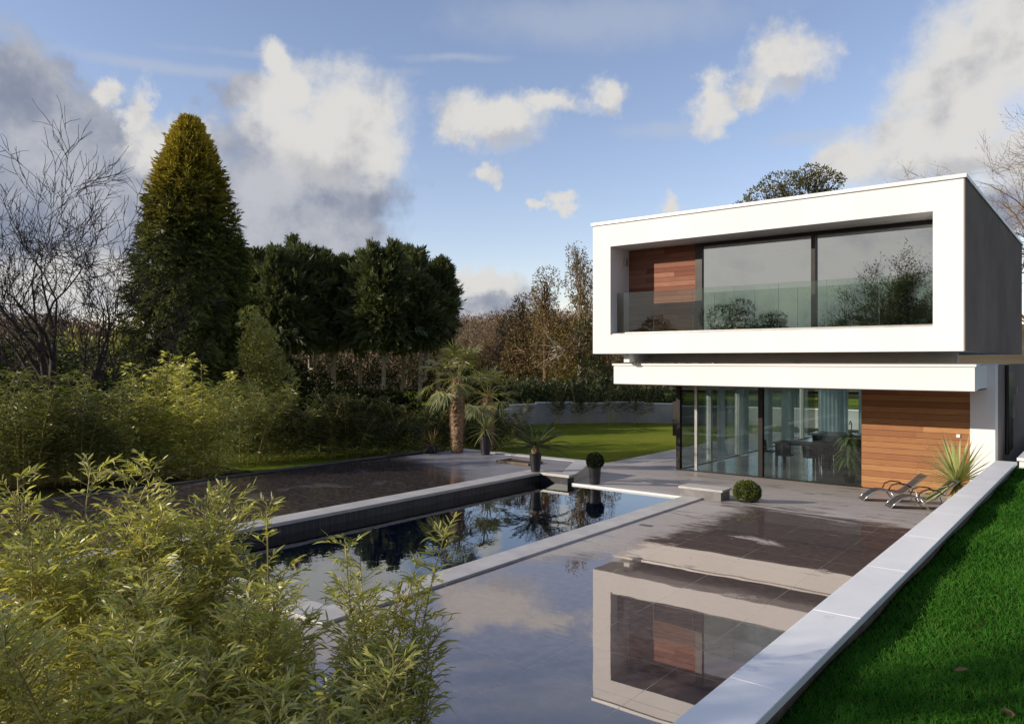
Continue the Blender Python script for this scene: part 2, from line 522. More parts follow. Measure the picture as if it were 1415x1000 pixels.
def coping_mat():
    m = NT('white_wall_coping')
    v = m.obj()
    n1 = m.noise(1.6, 5, 0.6, v).outputs[0]
    c = m.mix(m.ramp(n1, 0.3, 0.7), (0.88, 0.87, 0.86), (0.95, 0.94, 0.92))
    s = m.noise(7, 6, 0.7, v).outputs[0]
    c = m.mix(m.math('MULTIPLY', m.ramp(s, 0.55, 0.8), 0.4), c, (0.45, 0.43, 0.41))
    p = m.n('BsdfPrincipled', {'Base Color': c, 'Roughness': 0.3, 'Specular IOR Level': 1.0})
    return m.done(p.outputs[0])


M['coping'] = coping_mat()


def big_conifer_mat():
    m = NT('sunlit_top_conifer')
    r = m.n('NewGeometry').outputs['Random Per Island']
    z = m.n('SeparateXYZ', {0: m.obj()}).outputs[2]
    n = m.noise(0.7, 4, 0.6, m.obj()).outputs[0]
    f = m.math('ADD', m.math('MULTIPLY', r, 0.6), m.math('MULTIPLY', m.ramp(n, 0.35, 0.65), 0.4))
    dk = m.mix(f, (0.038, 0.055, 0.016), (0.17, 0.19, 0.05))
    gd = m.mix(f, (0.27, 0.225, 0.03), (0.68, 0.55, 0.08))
    h = m.ramp(m.math('ADD', z, m.math('MULTIPLY', m.math('SUBTRACT', n, 0.5), 5.0)), 9.5, 15.0)  # sunlit gold top and shaded lower crown put into the colour by height
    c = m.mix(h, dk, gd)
    d = m.n('BsdfDiffuse', {'Color': c})
    t = m.n('BsdfTranslucent', {'Color': c})
    return m.done(m.n('MixShader', {0: 0.2, 1: d.outputs[0], 2: t.outputs[0]}).outputs[0])


M['bigcon'] = big_conifer_mat()

# ================================================================= WORLD
SUN = Vector((-0.95, -1.2, 0.52)).normalized()
elev = math.asin(SUN.z)
rot = math.atan2(SUN.x, SUN.y)


def make_world():
    w = bpy.data.worlds.new('World')
    scene.world = w
    w.use_nodes = True
    t = w.node_tree
    t.nodes.clear()
    L = t.links.new

    def nd(typ, **p):
        x = t.nodes.new('ShaderNode' + typ)
        for k, v in p.items(): setattr(x, k, v)
        return x

    def put(x, i, v):
        if isinstance(v, bpy.types.NodeSocket): L(v, x.inputs[i])
        else: x.inputs[i].default_value = v

    def math_(op, a, b=None, c=None, clamp=False):
        x = nd('Math', operation=op, use_clamp=clamp)
        for i, v in enumerate((a, b, c)):
            if v is not None: put(x, i, v)
        return x.outputs[0]

    def vm(op, a, b=None, c=None):
        x = nd('VectorMath', operation=op)
        put(x, 0, a)
        if b is not None: put(x, 1, b)
        if c is not None: put(x, 2, c)
        return x

    def mix(f, a, b):
        x = nd('Mix', data_type='RGBA')
        put(x, 0, f)
        for i, v in ((6, a), (7, b)):
            put(x, i, v if isinstance(v, bpy.types.NodeSocket) else (*v, 1))
        return x.outputs[2]

    def ramp(f, lo, hi):
        x = nd('MapRange', interpolation_type='SMOOTHSTEP')
        for i, v in enumerate((f, lo, hi, 0.0, 1.0)): put(x, i, v)
        return x.outputs[0]

    sky = nd('TexSky', sky_type='NISHITA')
    sky.sun_disc = False
    sky.sun_elevation = elev
    sky.sun_rotation = rot
    sky.altitude = 50
    sky.air_density = 1.0
    sky.dust_density = 0.4
    sky.ozone_density = 2.5
    co = nd('TexCoord').outputs['Generated']
    d = vm('NORMALIZE', co).outputs[0]
    f = vm('DOT_PRODUCT', d, tuple(FWD)).outputs[1]
    r = vm('DOT_PRODUCT', d, tuple(RGT)).outputs[1]
    z = nd('SeparateXYZ'); L(d, z.inputs[0]); z = z.outputs[2]
    az = math_('ARCTAN2', r, f)
    el = math_('ARCSINE', z)
    cb = nd('CombineXYZ'); put(cb, 0, az); put(cb, 1, el)
    ae = cb.outputs[0]

    def noise(scale, detail, rough, vec, dist=0.0):
        x = nd('TexNoise')
        put(x, 'Vector', vec); put(x, 'Scale', scale); put(x, 'Detail', detail); put(x, 'Roughness', rough); put(x, 'Distortion', dist)
        return x

    warp = noise(5.0, 7, 0.62, d)
    off = vm('SUBTRACT', warp.outputs[1], (0.5, 0.5, 0.5)).outputs[0]
    fine = noise(17.0, 8, 0.62, d).outputs[0]
    soft = noise(6.0, 5, 0.55, d).outputs[0]
    warp2 = noise(26.0, 6, 0.65, d)
    off2 = vm('SUBTRACT', warp2.outputs[1], (0.5, 0.5, 0.5)).outputs[0]
    ae1 = vm('MULTIPLY_ADD', off2, (0.055, 0.045, 0.0), ae).outputs[0]
    aw = vm('MULTIPLY_ADD', off, (0.17, 0.13, 0.0), ae1).outputs[0]
    aw2 = vm('MULTIPLY_ADD', off, (0.26, 0.16, 0.0), ae).outputs[0]

    def px2ae(px, py):
        tt = (px - 707.5) / FL; s = (VH - py) / FL
        return math.atan(tt), math.atan(s / math.hypot(1, tt))

    def field(blobs, src):
        acc = None
        for b in blobs:
            px, py, rx, ry = b[:4]
            if len(b) == 5: a, e = px, py; ra, re = rx, ry       # given in radians already
            else:
                a, e = px2ae(px, py); q = (px - 707.5) / FL
                ra, re = rx / FL / (1 + q * q), ry / FL / math.sqrt(1 + q * q)
            x = vm('MULTIPLY_ADD', src, (1 / ra, 1 / re, 0), (-a / ra, -e / re, 0))
            ln = vm('LENGTH', x.outputs[0]).outputs[1]
            acc = ln if acc is None else math_('SMOOTH_MIN', acc, ln, 0.25)
        return math_('SUBTRACT', 1.0, acc)

    white = [(362, 86, 36, 36), (395, 130, 70, 52), (475, 158, 98, 74), (510, 200, 66, 56), (425, 195, 105, 62),
             (140, 118, 24, 20), (188, 160, 26, 40), (225, 215, 60, 46), (60, 400, 140, 40), (175, 400, 70, 40), (690, 168, 84, 42), (640, 176, 36, 28), (765, 150, 36, 24), (825, 127, 34, 32),
             (676, 234, 20, 16), (770, 270, 26, 12), (735, 280, 16, 9), (1080, 98, 58, 42), (1020, 120, 36, 20), (965, 138, 36, 36),
             (1330, 130, 125, 115), (1420, 60, 140, 130), (1260, 215, 130, 58), (1180, 222, 65, 34), (1400, 230, 140, 70),
             (910, 287, 22, 16), (670, 382, 85, 22), (620, 390, 50, 18)]
    grey = [(400, 265, 160, 85), (480, 260, 95, 70), (345, 330, 130, 75), (480, 330, 95, 48), (95, 210, 130, 105), (15, 120, 80, 75),
            (160, 330, 180, 110), (40, 330, 150, 130), (300, 152, 62, 30), (225, 270, 90, 90), (660, 412, 130, 34), (1400, 300, 60, 30)]
    back = [(1.9, 0.45, 0.55, 0.22, 1), (-1.7, 0.40, 0.5, 0.20, 1), (2.7, 0.22, 0.5, 0.16, 1), (-2.6, 0.25, 0.5, 0.14, 1), (-2.2, 0.7, 0.5, 0.2, 1),
            (0.0, 0.95, 0.9, 0.22, 1), (2.4, 0.6, 0.4, 0.15, 1), (-3.0, 0.1, 0.7, 0.09, 1), (2.2, 0.08, 0.8, 0.08, 1), (2.3, 0.16, 1.2, 0.20, 1), (-2.4, 0.16, 1.0, 0.22, 1), (3.1, 0.1, 0.5, 0.2, 1), (-3.1, 0.12, 0.5, 0.22, 1)]
    white += [(-2.1, 0.12, 0.30, 0.07, 1), (-2.35, 0.20, 0.25, 0.06, 1), (-1.9, 0.21, 0.22, 0.07, 1), (-2.6, 0.09, 0.3, 0.05, 1), (2.6, 0.2, 0.4, 0.1, 1)]
    DW = field(white, aw)
    DG = field(grey + back, aw2)
    wisp = field([(200, 90, 230, 13), (640, 84, 130, 8), (830, 30, 300, 46), (420, 88, 240, 9), (1130, 190, 130, 16), (900, 180, 90, 18)], vm('MULTIPLY_ADD', off, (0.2, 0.035, 0.0), ae).outputs[0])
    fn = math_('SUBTRACT', fine, 0.5)
    DWn = math_('MULTIPLY_ADD', fn, 1.3, DW)
    DGn = math_('MULTIPLY_ADD', fn, 0.9, DG)
    aW = ramp(DWn, -0.2, 0.62)
    aG = math_('MULTIPLY', ramp(DGn, -0.15, 0.4), 0.96)
    aX = math_('MULTIPLY', ramp(math_('MULTIPLY_ADD', fn, 0.9, wisp), 0.0, 0.9), 0.42)
    # cloud tones (x10: the background runs at 0.1)
    tow = tuple(-RGT * 0.035 - FWD * 0.004 + Vector((0, 0, 0.022)))
    d2 = vm('ADD', d, tow).outputs[0]
    puff = noise(9.0, 6, 0.6, d).outputs[0]
    puff2 = noise(9.0, 6, 0.6, d2).outputs[0]
    lit = ramp(math_('MULTIPLY_ADD', math_('SUBTRACT', puff, puff2), 1.0, math_('MULTIPLY', math_('SUBTRACT', soft, 0.5), 0.35)), -0.32, 0.02)
    cW = mix(lit, (4.7, 4.75, 5.1), (7.2, 7.1, 6.9))
    DB = field([(440, 238, 100, 34), (700, 200, 70, 18), (1330, 255, 120, 24), (1250, 250, 70, 18), (830, 150, 30, 12), (1090, 130, 50, 14), (300, 240, 60, 40)], aw)
    aB = math_('MULTIPLY', ramp(math_('MULTIPLY_ADD', fn, 1.2, DB), -0.1, 1.0), 0.55)
    cW = mix(aB, cW, (3.7, 3.8, 4.3))
    low = ramp(el, 0.02, 0.42)
    gmix = ramp(math_('ADD', math_('MULTIPLY', soft, 0.6), math_('MULTIPLY', fine, 0.4)), 0.38, 0.64)
    cG = mix(gmix, (2.3, 2.6, 3.5), (5.2, 5.3, 5.7))
    sc = nd('Mix', data_type='RGBA', blend_type='MULTIPLY')
    put(sc, 0, 1.0); L(sky.outputs[0], sc.inputs[6]); sc.inputs[7].default_value = (2.55, 2.02, 1.92, 1)
    c = mix(aX, sc.outputs[2], (5.2, 5.6, 6.4))
    c = mix(aG, c, cG)
    c = mix(aW, c, cW)
    dim = math_('MULTIPLY_ADD', ramp(f, -0.35, 0.35), 0.12, 0.88)
    dm = nd('Mix', data_type='RGBA', blend_type='MULTIPLY'); put(dm, 0, 1.0); L(c, dm.inputs[6])
    cc = nd('CombineXYZ')
    for i in range(3): put(cc, i, dim)
    L(cc.outputs[0], dm.inputs[7]); c = dm.outputs[2]
    bg = nd('Background')
    L(c, bg.inputs[0])
    bg.inputs[1].default_value = 0.1
    out = nd('OutputWorld')
    L(bg.outputs[0], out.inputs[0])


make_world()
sun = bpy.data.lights.new('Sun', 'SUN')
sun.energy = 5.0
sun.angle = R(0.53)
sun.color = (1.0, 0.90, 0.76)
so = bpy.data.objects.new('Sun', sun)
C.objects.link(so)
so.rotation_euler = (-SUN).to_track_quat('-Z', 'Y').to_euler()
so.location = (-20, -20, 20)

cam = bpy.data.cameras.new('Camera')
cam.sensor_width = 36
cam.lens = FL / 1415 * 36
cam.shift_y = -(VH - 500) / 1415 * -1
cam.clip_end = 5000
co = bpy.data.objects.new('Camera', cam)
C.objects.link(co)
co.location = (0, 0, EYE)
co.rotation_euler = (R(90), 0, math.atan2(-FWD.x, FWD.y))
scene.camera = co

# ================================================================= GROUND
FALL, FY0, FY1 = -0.512, 16.9, 23.8          # the garden falls half a metre from the pool to the house


def gz(y):
    return FALL * min(1.0, max(0.0, (y - FY0) / (FY1 - FY0)))


def ground_at(px, py):
    """point of the paving seen at a pixel of the photograph"""
    z = 0.0
    for _ in range(30):
        d = (EYE - z) * FL / (py - VH)
        x, y = at(px, d)
        z = gz(y)
    return x, y, z


g = MB()
hx0, hx1, hy0, hy1 = -12.15, -7.95, 6.1, 16.5
B = 1500
xs, ys = [-B, hx0, hx1, B], [-B, hy0, hy1, FY0, FY1, B]
for i in range(3):
    for j in range(5):
        if i == 1 and j == 1: continue
        za, zb = gz(ys[j]) - 0.06, gz(ys[j + 1]) - 0.06
        g.quad((xs[i], ys[j], za), (xs[i + 1], ys[j], za), (xs[i + 1], ys[j + 1], zb), (xs[i], ys[j + 1], zb))
g.build('ground', M['earth'], kind='structure', label='dark earth ground around the garden and terrace')

# lawn beyond the raised deck
lm = MB()
rows = [(12.5, -18.4), (16.9, -18.0), (19.2, -17.7), (19.25, -12.75), (21.5, -13.1), (23.8, -13.5), (28.2, -14.1), (34.0, -14.3), (80.0, -14.3)]
for (ya, xa), (yb, xb) in zip(rows[:-1], rows[1:]):
    lm.quad((-70, ya, gz(ya) - 0.02), (xa, ya, gz(ya) - 0.02), (xb, yb, gz(yb) - 0.02), (-70, yb, gz(yb) - 0.02))
lm.build('lawn', M['lawn'], kind='structure', label='mown green lawn beyond the raised deck')

# terrace sheets
tm = MB()
for (x0, x1, y0, y1) in [(-12.6, -2.08, 2.2, 5.72), (-7.52, -2.08, 5.72, 16.47), (-12.2, -2.08, 16.47, FY0), (-14.6, -2.08, FY0, FY1), (-14.6, -11.8, FY1, 40.0)]:
    tm.quad((x0, y0, gz(y0)), (x1, y0, gz(y0)), (x1, y1, gz(y1)), (x0, y1, gz(y1)))
tm.build('terrace', M['terrace'], kind='structure', label='wet slate tiled terrace mirroring the white house')
dr = MB()
dr.box(-7.32, -7.06, 13.1, 13.22, 0.002, 0.006)
dr.build('drain_cover', M['dark_metal'], label='small dark drain grate in the paving beside the pool', cat='drain')

# pool
pool = empty('swimming_pool', (-9.5, 11, 0), label='rectangular outdoor pool with pale stone coping', cat='swimming pool')


def under(mb, name, mat, parent, **k):
    o = mb.build(name, mat, parent, **k)
    o.matrix_parent_inverse = Matrix.Translation(-Vector(parent.location))
    return o


cp = MB()
cp.box(-8.0, -7.52, 5.72, 16.47, -0.15, 0.035)
cp.box(-12.1, -8.0, 5.72, 6.18, -0.15, 0.035)
under(cp, 'coping', M['stone'], pool, bevel=0.008)
ie = MB(); ie.box(-11.15, -8.0, 16.40, 16.47, -0.3, 0.022)
under(ie, 'overflow_edge', M['white_trim'], pool)
bs = MB()
bs.quad((-12.1, 6.18, -1.3), (-8.0, 6.18, -1.3), (-8.0, 16.4, -1.3), (-12.1, 16.4, -1.3))
bs.quad((-12.1, 6.18, -1.3), (-12.1, 6.18, -0.15), (-8.0, 6.18, -0.15), (-8.0, 6.18, -1.3))
bs.quad((-8.0, 6.18, -1.3), (-8.0, 6.18, -0.15), (-8.0, 16.4, -0.15), (-8.0, 16.4, -1.3))
bs.quad((-12.1, 16.4, -1.3), (-8.0, 16.4, -1.3), (-8.0, 16.4, -0.02), (-12.1, 16.4, -0.02))
bs.quad((-12.1, 6.18, -1.3), (-12.1, 16.4, -1.3), (-12.1, 16.4, -0.02), (-12.1, 6.18, -0.02))
under(bs, 'basin', M['basin'], pool)
stub = MB(); stub.box(-8.1, -7.08, 16.475, 16.98, -0.05, 0.2)
stub_o = under(stub, 'end_block', M['stone_dark'], pool)
sc_ = MB(); sc_.box(-8.14, -7.04, 16.472, 17.02, 0.2, 0.25)
under(sc_, 'block_cap', M['stone'], pool, bevel=0.006)
wm = MB(); wm.quad((-12.1, 6.18, -0.02), (-8.0, 6.18, -0.02), (-8.0, 16.4, -0.02), (-12.1, 16.4, -0.02))
wm.build('pool_water', M['water'], kind='structure', label='still dark blue pool water reflecting sky and palm')

# raised deck left of the pool
dk = MB()
DH = 0.22
dk.add([(-17.9, 3.0, DH), (-12.5, 3.0, DH), (-12.5, 16.65, DH), (-11.6, 16.65, DH), (-12.55, 18.75, DH), (-17.4, 18.75, DH)], [(0, 1, 2, 3, 4, 5)])
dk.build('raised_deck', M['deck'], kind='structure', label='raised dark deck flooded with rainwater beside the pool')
pw = empty('pool_side_wall', (-12.1, 10, 0), label='low dark mosaic wall holding the raised deck beside the pool', cat='wall')
pm = MB()
pm.box(-12.5, -12.1, 3.0, 16.3, -0.3, 0.165)
pm.box(-12.5, -11.2, 16.302, 16.6, -0.3, 0.165)
pm.box(-18.2, -17.9, 3.0, 18.7, -0.4, 0.215)
under(pm, 'mosaic_face', M['tile_blue'], pw)


def slab(pts, z0, z1):
    n = len(pts)
    return MB().add([(x, y, z0) for x, y in pts] + [(x, y, z1) for x, y in pts],
                    [tuple(range(n - 1, -1, -1)), tuple(range(n, 2 * n))] + [(i, (i + 1) % n, n + (i + 1) % n, n + i) for i in range(n)])


under(slab([(-11.2, 16.602), (-11.5, 16.602), (-12.6, 19.05), (-12.25, 19.05)], -0.4, 0.165), 'rendered_face', M['stone'], pw)
under(slab([(-12.6, 18.8), (-12.6, 19.05), (-17.6, 19.05), (-17.6, 18.8)], -0.4, 0.165), 'rendered_face', M['stone'], pw)
pc = MB()
pc.box(-12.58, -12.05, 3.0, 16.25, 0.167, 0.235)
under(pc, 'coping', M['stone'], pw, bevel=0.008)
under(slab([(-12.58, 16.252), (-11.12, 16.252), (-11.16, 16.65), (-12.58, 16.65)], 0.167, 0.235), 'coping', M['stone'], pw, bevel=0.008)
under(slab([(-11.16, 16.652), (-11.62, 16.652), (-12.62, 18.72), (-12.2, 19.1)], 0.167, 0.235), 'coping', M['stone'], pw, bevel=0.008)
under(slab([(-12.624, 18.722), (-17.6, 18.722), (-17.6, 19.1), (-12.204, 19.1)], 0.167, 0.235), 'coping', M['stone'], pw, bevel=0.008)

hb = empty('sunken_spa', (-13.7, 17.45, DH), label='sunken timber spa surround set in the wet raised deck', cat='spa')
a = MB()
a.box(-0.6, 0.6, -0.35, -0.27, 0.004, 0.07); a.box(-0.6, 0.6, 0.27, 0.35, 0.004, 0.07); a.box(-0.6, -0.52, -0.27, 0.27, 0.004, 0.07); a.box(0.52, 0.6, -0.27, 0.27, 0.004, 0.07)
a.build('timber_rim', M['bark_brown'], hb, bevel=0.006)
a = MB(); a.box(-0.52, 0.52, -0.27, 0.27, 0.005, 0.04)
a.build('cover', M['batten'], hb)

# retaining wall, near right
rw = empty('retaining_wall', (-1.9, 10, 0), label='long retaining wall with broad white coping beside the grass bank', cat='wall')
a = MB(); a.box(-2.06, -1.78, -6.0, 19.8, -0.3, 0.93)
under(a, 'wall_body', M['bark_brown'], rw)
a = MB()
yy = [-6.0 + 1.846 * i for i in range(15)]
for i in range(14):
    a.box(-2.12, -1.72, yy[i] + 0.002, yy[i + 1] - 0.002, 0.932, 1.0)
under(a, 'coping', M['coping'], rw, bevel=0.006)
rw2 = empty('side_wall', (-1.2, 22, 0), label='short white wall with coping at the corner of the house', cat='wall')
a = MB(); a.box(-1.72, -1.3, 20.25, 27.0, 0.3, 0.98)
under(a, 'wall_body', M['white'], rw2)
a = MB(); a.box(-1.76, -1.26, 20.2, 27.0, 0.982, 1.05)
under(a, 'coping', M['coping'], rw2, bevel=0.006)

# grass bank
xsb = np.concatenate([np.linspace(-1.779, 4, 24), np.linspace(4.5, 60, 18)])
ysb = np.concatenate([np.linspace(-40, -2, 10), np.linspace(-1, 20, 60), np.linspace(21, 90, 12)])


def bank_z(x, y):
    return 0.80 + 0.10 * np.clip(x + 1.78, 0, 40) ** 0.9 + 0.03 * np.sin(x * 1.7 + y * 0.9) * np.clip(x + 1.78, 0, 1) + 0.02 * np.sin(y * 2.3)


XX, YY = np.meshgrid(xsb, ysb, indexing='ij')
V = np.stack([XX, YY, bank_z(XX, YY)], -1).reshape(-1, 3)
nx, ny = len(xsb), len(ysb)
ii, jj = np.meshgrid(np.arange(nx - 1), np.arange(ny - 1), indexing='ij')
i0 = (ii * ny + jj).ravel()
npmesh('bank', V, np.stack([i0, i0 + ny, i0 + ny + 1, i0 + 1], 1), M['bank'], kind='structure', label='grassy bank rising beside the retaining wall')
n = 190000
dpt = 4.0 + 15.0 * rng.random(n) ** 1.7
tpx = rng.uniform(0.20, 0.78, n)
gx = FWD.x * dpt + RGT.x * tpx * dpt
gy = FWD.y * dpt + RGT.y * tpx * dpt
k = gx > -1.74
gx, gy = gx[k], gy[k]
n = len(gx)
P = np.stack([gx, gy, bank_z(gx, gy) - 0.005], 1)
D = np.stack([rng.normal(0, 0.45, n), rng.normal(0, 0.45, n), np.ones(n)], 1)
V, F = long_leaves(P, D, rand_dirs(n), rng.uniform(0.04, 0.12, n), rng.uniform(0.0025, 0.006, n), 0.4, 2, (1.0, 0.8, 0.05))
npmesh('grass', V, F, M['grass'], kind='stuff', label='rough uncut green grass on the bank', cat='grass')
for i, (x, y, rz, lb) in enumerate([(0.35, 5.6, 0.4, 'curled brown leaf lying highest on the grass bank'), (-0.55, 5.75, 2.0, 'dry brown fallen leaf lying nearest the retaining wall'),
                                    (0.1, 7.2, 1.1, 'pale fallen leaf lying farther up the grass bank')]):
    a = MB()
    a.add([(-0.07, 0, 0), (-0.02, 0.035, 0.02), (0.03, 0.03, 0.012), (0.075, 0, 0.02), (0.03, -0.03, 0.02), (-0.02, -0.035, 0.014), (0, 0, 0.0)],
          [(0, 6, 1), (1, 6, 2), (2, 6, 3), (3, 6, 4), (4, 6, 5), (5, 6, 0)])
    o = a.build('fallen_leaf', M['russet'], label=lb, cat='leaf')
    o.location = (x, y, float(bank_z(np.array(x), np.array(y))) + 0.045)
    o.rotation_euler = (0.2, 0.1, rz)

for i, (x, y) in enumerate([(-0.9, 6.4), (-0.2, 8.4), (0.7, 7.9), (-0.7, 9.3), (0.9, 9.6), (0.2, 6.3), (-0.95, 7.7), (1.4, 8.6), (0.75, 6.6)]):
    a = MB()
    a.add([(-0.05, 0, 0), (-0.015, 0.03, 0.012), (0.02, 0.026, 0.01), (0.055, 0, 0.016), (0.02, -0.026, 0.014), (-0.015, -0.03, 0.01), (0, 0, 0.0)],
          [(0, 6, 1), (1, 6, 2), (2, 6, 3), (3, 6, 4), (4, 6, 5), (5, 6, 0)])
    o = a.build('fallen_leaf', M['leaf_pale'] if i % 2 else M['russet'], label='small fallen leaf scattered in the bank grass', cat='leaf', group='small fallen leaves scattered in the bank grass')
    o.location = (x, y, float(bank_z(np.array(x), np.array(y))) + 0.05)
    o.rotation_euler = (0.25, -0.2, i * 1.7)

# ================================================================= HOUSE
house = empty('modern_house', (-7.5, 20.5, 0), label='white two storey modern house with cantilevered glazed upper box', cat='house')


GS, GZ0 = 1.0, 0.0


def gl(x, y, z):
    return (x * GS, y * GS, z * GS + GZ0)


def hp(mb, name, mat, parent=None, **k):
    mb.v = [gl(*p) for p in mb.v]
    o = mb.build(name, mat, parent or house, **k)
    if parent is None: o.matrix_parent_inverse = Matrix.Translation(-Vector(house.location))
    return o


YF = 20.5
a = MB()   # front picture frame of the upper box
a.box(-13.1, -12.45, YF, YF + 1.2, 3.44, 7.5)
a.box(-3.47, -2.83, YF, YF + 1.2, 3.44, 7.5)
a.box(-12.45, -3.47, YF, YF + 1.2, 3.44, 4.03)
a.box(-12.45, -3.47, YF, YF + 1.2, 6.80, 7.5)
hp(a, 'upper_storey', M['white'])
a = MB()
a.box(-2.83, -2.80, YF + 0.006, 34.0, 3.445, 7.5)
hp(a, 'shaded_side', M['side'])  # thin grey sheet, painted as the shaded side of the white box
a = MB()
a.box(-13.1, -12.9, YF + 1.2, 34, 3.44, 7.5); a.box(-12.9, -2.83, 33.8, 34, 3.44, 7.5); a.box(-12.9, -2.83, YF + 1.2, 33.8, 7.2, 7.5); a.box(-12.9, -2.83, YF + 1.2, 33.8, 3.44, 3.98)
a.box(-3.3, -2.83, YF + 1.2, 33.8, 3.98, 7.2)
hp(a, 'outer_wall', M['white'])
a = MB(); a.box(-13.15, -2.76, YF - 0.05, 34.05, 7.504, 7.60)
hp(a, 'roof_edge', M['white_trim'], bevel=0.006)
a = MB(); a.box(-12.45, -3.47, YF + 0.05, YF + 1.2, 4.032, 4.07)
hp(a, 'balcony_floor', M['stone'])


def boards(x0, x1, y, z0, z1, pitch, gap=0.008, th=0.022):
    a = MB()
    z = z0
    r_ = random.Random(int(x0 * 100))
    while z < z1 - 0.02:
        zz = min(z + pitch - gap, z1)
        L_ = x1 - x0
        cut = x0 + L_ * r_.uniform(0.25, 0.75)
        dy = r_.uniform(0, 0.003)
        if L_ > 1.9 and r_.random() < 0.75:
            a.box(x0, cut - 0.001, y - th - dy, y, z, zz); a.box(cut + 0.001, x1, y - th - dy, y, z, zz)
        else:
            a.box(x0, x1, y - th - dy, y, z, zz)
        z += pitch
    return a


# upper recess: boards, frames, panes
YB = YF + 1.2
a = MB(); a.box(-12.45, -10.12, YB - 0.02, YB + 0.1, 4.0, 6.8)
hp(a, 'cladding_backing', M['batten'])
hp(boards(-12.449, -10.12, YB - 0.021, 4.075, 6.795, 0.148), 'timber_cladding', M['wood_up'])
w = hp(MB().box(-10.12, -9.90, YB - 0.07, YB + 0.1, 4.071, 6.79).box(-9.90, -3.471, YB - 0.07, YB + 0.1, 6.70, 6.79).box(-9.90, -3.471, YB - 0.07, YB + 0.1, 4.071, 4.12)
       .box(-6.66, -6.55, YB - 0.09, YB + 0.1, 4.121, 6.699), 'window', M['dark_metal'])
for (x0, x1, dy) in [(-9.9, -6.66, 0.0), (-6.55, -3.475, 0.03)]:
    hp(MB().box(x0, x1, YB + dy, YB + dy + 0.012, 4.121, 6.699), 'pane', M['glass'], w)
hp(MB().box(-9.9, -3.475, YB + 0.25, YB + 0.33, 6.45, 6.9), 'blind_box', M['soffit'], w)
# balustrade
bal = hp(MB().box(-12.445, -3.475, YF + 0.38, YF + 0.44, 4.071, 4.11), 'balustrade', M['steel'])
for i in range(7):
    x0 = -12.44 + i * 1.28
    p_ = hp(MB().box(x0 + 0.012, min(x0 + 1.268, -3.48), YF + 0.402, YF + 0.414, 4.111, 5.36), 'glass_panel', M['glass_rail'], bal)
    hp(MB().box(x0 + 0.003, x0 + 0.0115, YF + 0.401, YF + 0.415, 4.111, 5.36), 'panel_edge', M['edge_glass'], p_)
a = MB(); a.box(-12.449, -12.36, YF + 0.80, YF + 0.92, 6.28, 6.52)
hp(a, 'wall_lamp', M['steel'], bevel=0.01)
# bedroom shell
a = MB()
a.box(-10.0, -3.3, 27.0, 27.1, 3.985, 7.195)
hp(a, 'bedroom_back_wall', M['sage'])
hp(MB().box(-12.9, -3.301, YB + 0.34, 26.99, 7.09, 7.19), 'bedroom_ceiling', M['interior'])
hp(MB().box(-12.4, -3.301, YB + 0.11, 26.99, 3.985, 4.03), 'bedroom_floor', M['wood_up'])
hp(MB().box(-3.36, -3.301, YB + 0.35, 26.99, 4.04, 7.08), 'bedroom_side_wall', M['sage'])
# recess strip between the storeys
hp(MB().box(-12.2, -3.2, 22.2, 22.4, 3.164, 3.438), 'recessed_band', M['beige'])
hp(MB().box(-12.2, -12.0, 20.9, 22.2, 3.164, 3.438), 'band_return', M['white'])

# ground floor canopy
hp(MB().box(-12.78, -2.70, 21.25, 21.75, 2.475, 3.06), 'canopy', M['white'])
hp(MB().box(-12.82, -2.66, 21.21, 21.75, 3.062, 3.125), 'canopy_edge', M['white_trim'], bevel=0.006)
hp(MB().box(-12.78, -2.72, 21.752, 39.0, 2.50, 3.085), 'ground_floor_roof', M['white'])
hp(MB().box(-12.74, -2.74, 21.30, 23.72, 2.45, 2.473), 'soffit_panel', M['soffit_brown'])
GS, GZ0 = 1.16, 3.2 - 3.2 * 1.16           # ground storey drawn at 1:1.16, 3 m high, floor half a metre below the pool terrace
# ground floor walls
a = MB(); a.box(-2.70, -2.2, YF, YF + 0.5, 0.0, 3.12)
hp(a, 'corner_pier', M['white'])
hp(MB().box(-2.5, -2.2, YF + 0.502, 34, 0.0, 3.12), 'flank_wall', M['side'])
a = MB(); a.box(-5.08, -2.702, YF + 0.06, YF + 0.3, 0.0, 2.565)
hp(a, 'cladding_backing', M['batten'])
hp(boards(-5.08, -2.705, YF + 0.059, 0.02, 2.56, 0.147), 'timber_cladding', M['wood_low'])
sp = hp(MB().box(-2.98, -2.90, YF + 0.005, YF + 0.034, 1.40, 1.48), 'outside_socket', M['white_trim'], bevel=0.008)
hp(MB().lathe([(0.02, 0), (0.02, 0.006)], (0, 0, 0), 10), 'socket_eye', M['black'], sp)
kids(sp)[0].location = gl(-2.94, YF + 0.004, 1.44)
kids(sp)[0].rotation_euler = (R(90), 0, 0)
# front sliding doors
fd = hp(MB().box(-10.18, -5.08, YF - 0.03, YF + 0.09, 2.47, 2.565).box(-10.18, -5.08, YF - 0.03, YF + 0.09, 0.0, 0.035)
        .box(-10.18, -10.06, YF - 0.04, YF + 0.1, 0.036, 2.469).box(-7.72, -7.6, YF - 0.04, YF + 0.1, 0.036, 2.469), 'sliding_door', M['dark_metal'])
hp(MB().box(-9.62, -9.54, YF + 0.01, YF + 0.08, 0.036, 2.469), 'door_stile', M['steel'], fd)
hp(MB().box(-10.30, -10.185, YF - 0.02, YF + 0.05, 1.0, 2.0), 'door_stile', M['dark_metal'], fd)
for (x0, x1) in [(-10.06, -9.62), (-9.54, -7.72), (-7.6, -5.085)]:
    hp(MB().box(x0, x1, YF + 0.03, YF + 0.042, 0.036, 2.469), 'pane', M['glass_low'], fd)
